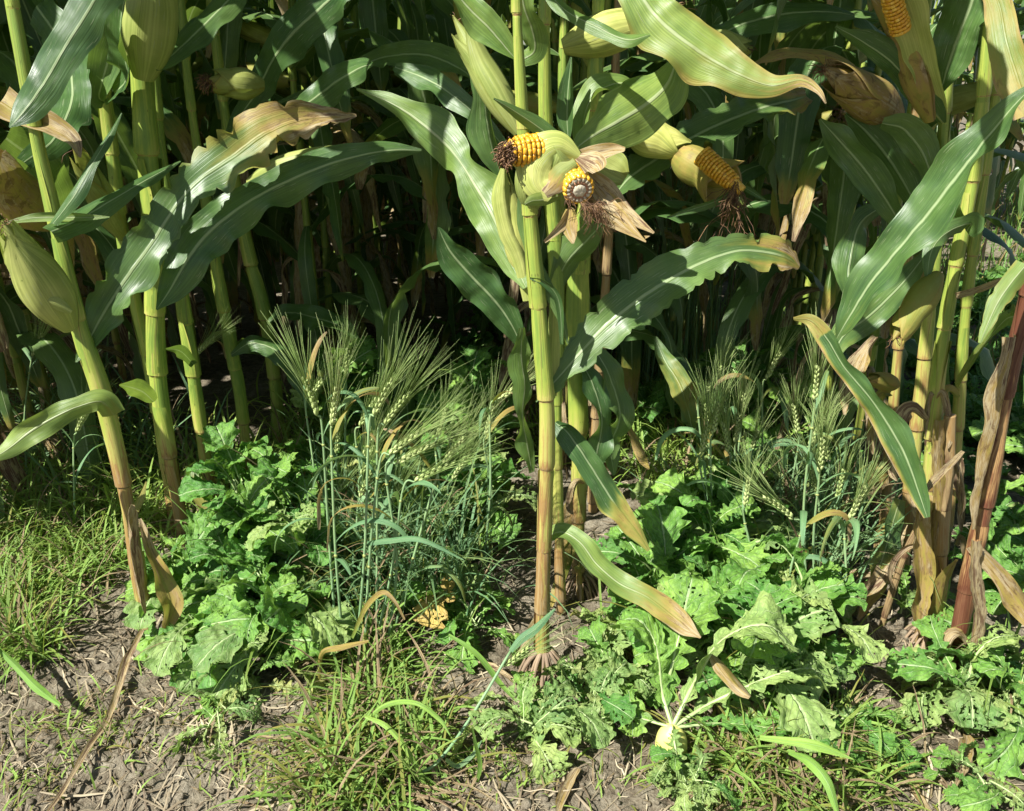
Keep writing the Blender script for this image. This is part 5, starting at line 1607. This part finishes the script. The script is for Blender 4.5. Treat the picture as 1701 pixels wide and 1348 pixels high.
# grassy verge at the right, beyond the maize
m = MB()
for i in range(5000):
    y = rg.uniform(2.6, 8.5); x = 1.45 + 0.1 * (y - 1.3) + rg.uniform(0, 0.5 + 0.5 * y)
    g = np.array([x, y, gh(x, y)]); L = rg.uniform(.06, .22); az = rg.uniform(0, 6.28)
    d = np.array([math.cos(az), math.sin(az), 0]) * rg.uniform(.2, .9); s_ = nrm(np.array([-d[1], d[0], 0]))
    V = []
    for k, (f, h_) in enumerate(((0, 0), (.3, .6), (.75, .95), (1.1, 1.0))):
        c = g + d * L * f + np.array([0, 0, L * h_]); w = 0.005 * (1 - k / 3.3)
        V += [c - s_ * w, c + s_ * w]
    m.add(V, grid_faces(4, 2), [(k % 2, k * .05 + i) for k in range(8)], rg.choice([0, .1, .2, .6]))
tag(m.build('grass', M['grass']), 'sunlit grass verge at the far right behind the green strip', 'grass', kind='stuff')

# straw and dead leaf litter
rl = random.Random(21)
m = MB()


def litter_bit(m, x, y, L, w, rnd, a, lift=0.0):
    az = rnd.uniform(0, 6.28); d = np.array([math.cos(az), math.sin(az)])
    side = np.array([-d[1], d[0]]); cv = rnd.uniform(-.3, .3)
    C = []
    for k in range(6):
        t = k / 5 - .5
        px_, py_ = x + d[0] * L * t + side[0] * cv * L * t * t, y + d[1] * L * t + side[1] * cv * L * t * t
        C.append([px_, py_, clod(px_, py_) + 0.0025 + lift * (0.5 + t) * L])
    V = []; C = np.array(C)
    s3 = np.array([side[0], side[1], rnd.uniform(-.5, .5)])
    for k in range(6):
        ww = w * (1 if 0 < k < 5 else .5)
        V += [C[k] - s3 * ww, C[k] + np.array([0, 0, ww * .7]), C[k] + s3 * ww]
    m.add(V, grid_faces(6, 3), [(0, 0)] * 18, a)


for i in range(8500):
    y = rl.uniform(0.85, 2.6) if i % 3 else rl.uniform(0.85, 1.5)
    x = rl.uniform(-.65, .65) * (y + .35) * 1.15
    if rl.random() < .8:
        litter_bit(m, x, y, rl.uniform(.008, .045), rl.uniform(.0004, .0012), rl, rl.uniform(-.4, .8), rl.uniform(0, .15))
    else:
        litter_bit(m, x, y, rl.uniform(.03, .11), rl.uniform(.0008, .0022), rl, rl.uniform(-.2, .8), rl.uniform(0, .12))
tag(m.build('straw_litter', M['litter']), 'scattered bits of straw, roots and dead stems over the soil', 'straw litter', kind='stuff')

# small clods
m = MB()
for i in range(3600):
    y = rl.uniform(.85, 1.7); x = rl.uniform(-.65, .65) * (y + .35) * 1.1
    r = rl.uniform(.0015, .007) * (1 if rl.random() < .85 else 1.6)
    z = clod(x, y) + r * .3
    V = []
    ph = rl.uniform(0, 99)
    for a in range(5):
        for b in range(8):
            th = math.pi * a / 4; f = 2 * math.pi * b / 8
            v = Vector((math.sin(th) * math.cos(f), math.sin(th) * math.sin(f), math.cos(th) * .7))
            q = r * (1 + .55 * noise.noise(v * 1.7 + Vector((ph, 0, 0))))
            V.append((x + v.x * q, y + v.y * q, z + v.z * q))
    m.add(V, grid_faces(5, 8, closed=True), [(0, 0)] * 40, 0.0)
tag(m.build('soil_clods', M['soil'], smooth=True), 'small lumps of dry earth on the bare soil', 'soil clods', kind='stuff')

# dead leaves and stalks on the ground that one can point to
def ground_leaf(label, pts, seed, dry=(.85, .8, .85), name='dead_leaf', cat='dead leaf', lift=0.01, mat='leaf', fold=.6, group=None):
    rnd = random.Random(seed)
    C = []; W = []
    for p in pts:
        g = G(p[0], p[1]); g[2] = clod(g[0], g[1]) + lift
        C.append(g); W.append(p[2] * mpp(p[0], p[1], g[1]) / 2)
    D = catmull(np.hstack([np.array(C), np.array(W)[:, None]]), 30)
    for q in D:
        q[2] = max(q[2], clod(q[0], q[1]) + 0.006)
    T = frame_path(D[:, :3])
    SV = [nrm(np.cross(t, [0.1, 0, 1])) for t in T]
    m = MB()
    blade(m, D[:, :3], np.maximum(D[:, 3], .0005), SV, rnd, 7, fold, .12, 22, lambda v, u: float(np.interp(v, np.linspace(0, 1, len(dry)), dry)), 0, 0, 0, .5)
    return tag(m.build(name, M[mat]), label, cat, group)


ground_leaf('long grey dry stem running from the left stalk foot down to the lower left corner', [(240, 1065, 8), (212, 1120, 14), (185, 1200, 12), (150, 1270, 12), (110, 1330, 10), (80, 1370, 6)], 1, (.9, .85, .9), lift=.02)
ground_leaf('crumpled pale dead leaf standing in soil below the central stalk roots', [(960, 1290, 12), (945, 1310, 18), (930, 1345, 16), (925, 1370, 8)], 2)
ground_leaf('twisted grey dead leaf on the soil below the right dead stalk', [(1480, 1250, 8), (1505, 1285, 18), (1520, 1320, 16), (1545, 1360, 10)], 3)
ground_leaf('dry folded leaf at the foot of the lower right radish', [(1600, 1240, 10), (1600, 1265, 26), (1592, 1300, 18), (1580, 1330, 4)], 4, (.7, .8, .85), lift=.03)
ground_leaf('dark dead leaf behind the central brace roots', [(1010, 1060, 8), (1040, 1040, 16), (1080, 1000, 12), (1110, 980, 4)], 5, (.9, .95, .9))
ground_leaf('thin bleached straw leaf on bare soil right of the grass tuft', [(760, 1180, 5), (800, 1198, 6), (840, 1205, 3)], 6)
ground_leaf('brown dead leaf strip left of the brace roots', [(760, 1100, 6), (800, 1110, 14), (850, 1140, 12), (880, 1180, 5)], 7)
ground_leaf('curled dead leaf in the shade left of the right maize group', [(1380, 970, 10), (1420, 985, 26), (1460, 990, 20), (1490, 985, 6)], 8, (.95, .85, .95), lift=.03)
ground_leaf('pale straw leaf crossing the soil at the bottom left of centre', [(560, 1210, 4), (520, 1230, 8), (470, 1240, 7), (430, 1235, 3)], 9)
# yellow withered radish leaf beside the left barley
yl = G(720, 1040)
m, mp = MB(), MB()
rnd = random.Random(9)
radish_leaf(m, mp, [yl + np.array([.02, .05, .12]), P(745, 985, yl[1] - .02), P(725, 1005, yl[1] - .05), P(712, 1042, yl[1] - .08)], .04, rnd, .45, lobes=2, dry=.75)
o = m.build('withered_leaf', M['radishpale']); tag(o, 'withered yellow leaf full of holes right of the left barley stems', 'withered leaf')
# broad grass blades in front
def big_blade(label, Y0, Y1, pts, seed, dry=(0, 0, .05), mat='grass', cat='grass blade'):
    rnd = random.Random(seed)
    b = P(pts[0][0], pts[0][1], Y0)
    o = leaf_px(None, (0, 0, 0), Y0, Y1, pts, rnd, mat=mat, roll=.3, dry=dry, seg=26, nv=5, ruf=.03, name='grass_blade', fold=.35)
    return tag(o, label, cat, 'broad grass blades in front')


big_blade('broad bright grass blade arching right across the lower right tuft', 1.02, .98, [(1262, 1226, 8), (1310, 1232, 14), (1360, 1240, 16), (1418, 1262, 2)], 1)
big_blade('broad grass blade drooping to the bottom edge in the lower right tuft', 1.0, .90, [(1310, 1250, 6), (1345, 1265, 18), (1375, 1300, 18), (1395, 1360, 4)], 2)
big_blade('curved grass blade falling left onto the lower left soil', 1.30, 1.18, [(-5, 1075, 6), (30, 1110, 12), (65, 1145, 14), (100, 1172, 5)], 3)
big_blade('straw coloured blade bending over the left barley foot', 1.28, 1.2, [(530, 1130, 5), (535, 1085, 8), (570, 1075, 10), (612, 1065, 4)], 4, (.4, .5, .6))
big_blade('dry blade hooked over between the left barley stems', 1.30, 1.25, [(585, 1060, 5), (608, 1010, 9), (635, 985, 9), (655, 1000, 7), (672, 1030, 3)], 5, (.2, .5, .7))
big_blade('long green blade crossing right above the yellow withered leaf', 1.35, 1.30, [(610, 903, 7), (650, 898, 10), (700, 897, 9), (770, 930, 2)], 6, (0, 0, .05), 'barleyleaf')
big_blade('dark green blade running down right beside the bare soil patch', 1.25, 1.2, [(745, 1055, 5), (790, 1085, 9), (830, 1135, 9), (858, 1166, 3)], 7)
big_blade('green blade arching over the soil left of the patch', 1.12, 1.06, [(600, 1205, 4), (640, 1172, 8), (690, 1168, 9), (730, 1195, 7), (748, 1222, 2)], 8)
big_blade('green blade falling towards the soil at the bottom of the left tuft', 1.10, 1.02, [(606, 1190, 4), (640, 1205, 9), (672, 1240, 9), (700, 1290, 7), (722, 1345, 2)], 9)
big_blade('single green blade standing in the bottom soil', 1.05, 1.0, [(792, 1300, 5), (798, 1270, 8), (790, 1235, 6), (784, 1205, 2)], 10)

# unused prototypes are removed
for i in range(8):
    if i not in used:
        for c in kids[protos[i].name]:
            for g_ in kids[c.name]: bpy.data.objects.remove(g_)
            bpy.data.objects.remove(c)
        bpy.data.objects.remove(protos[i])
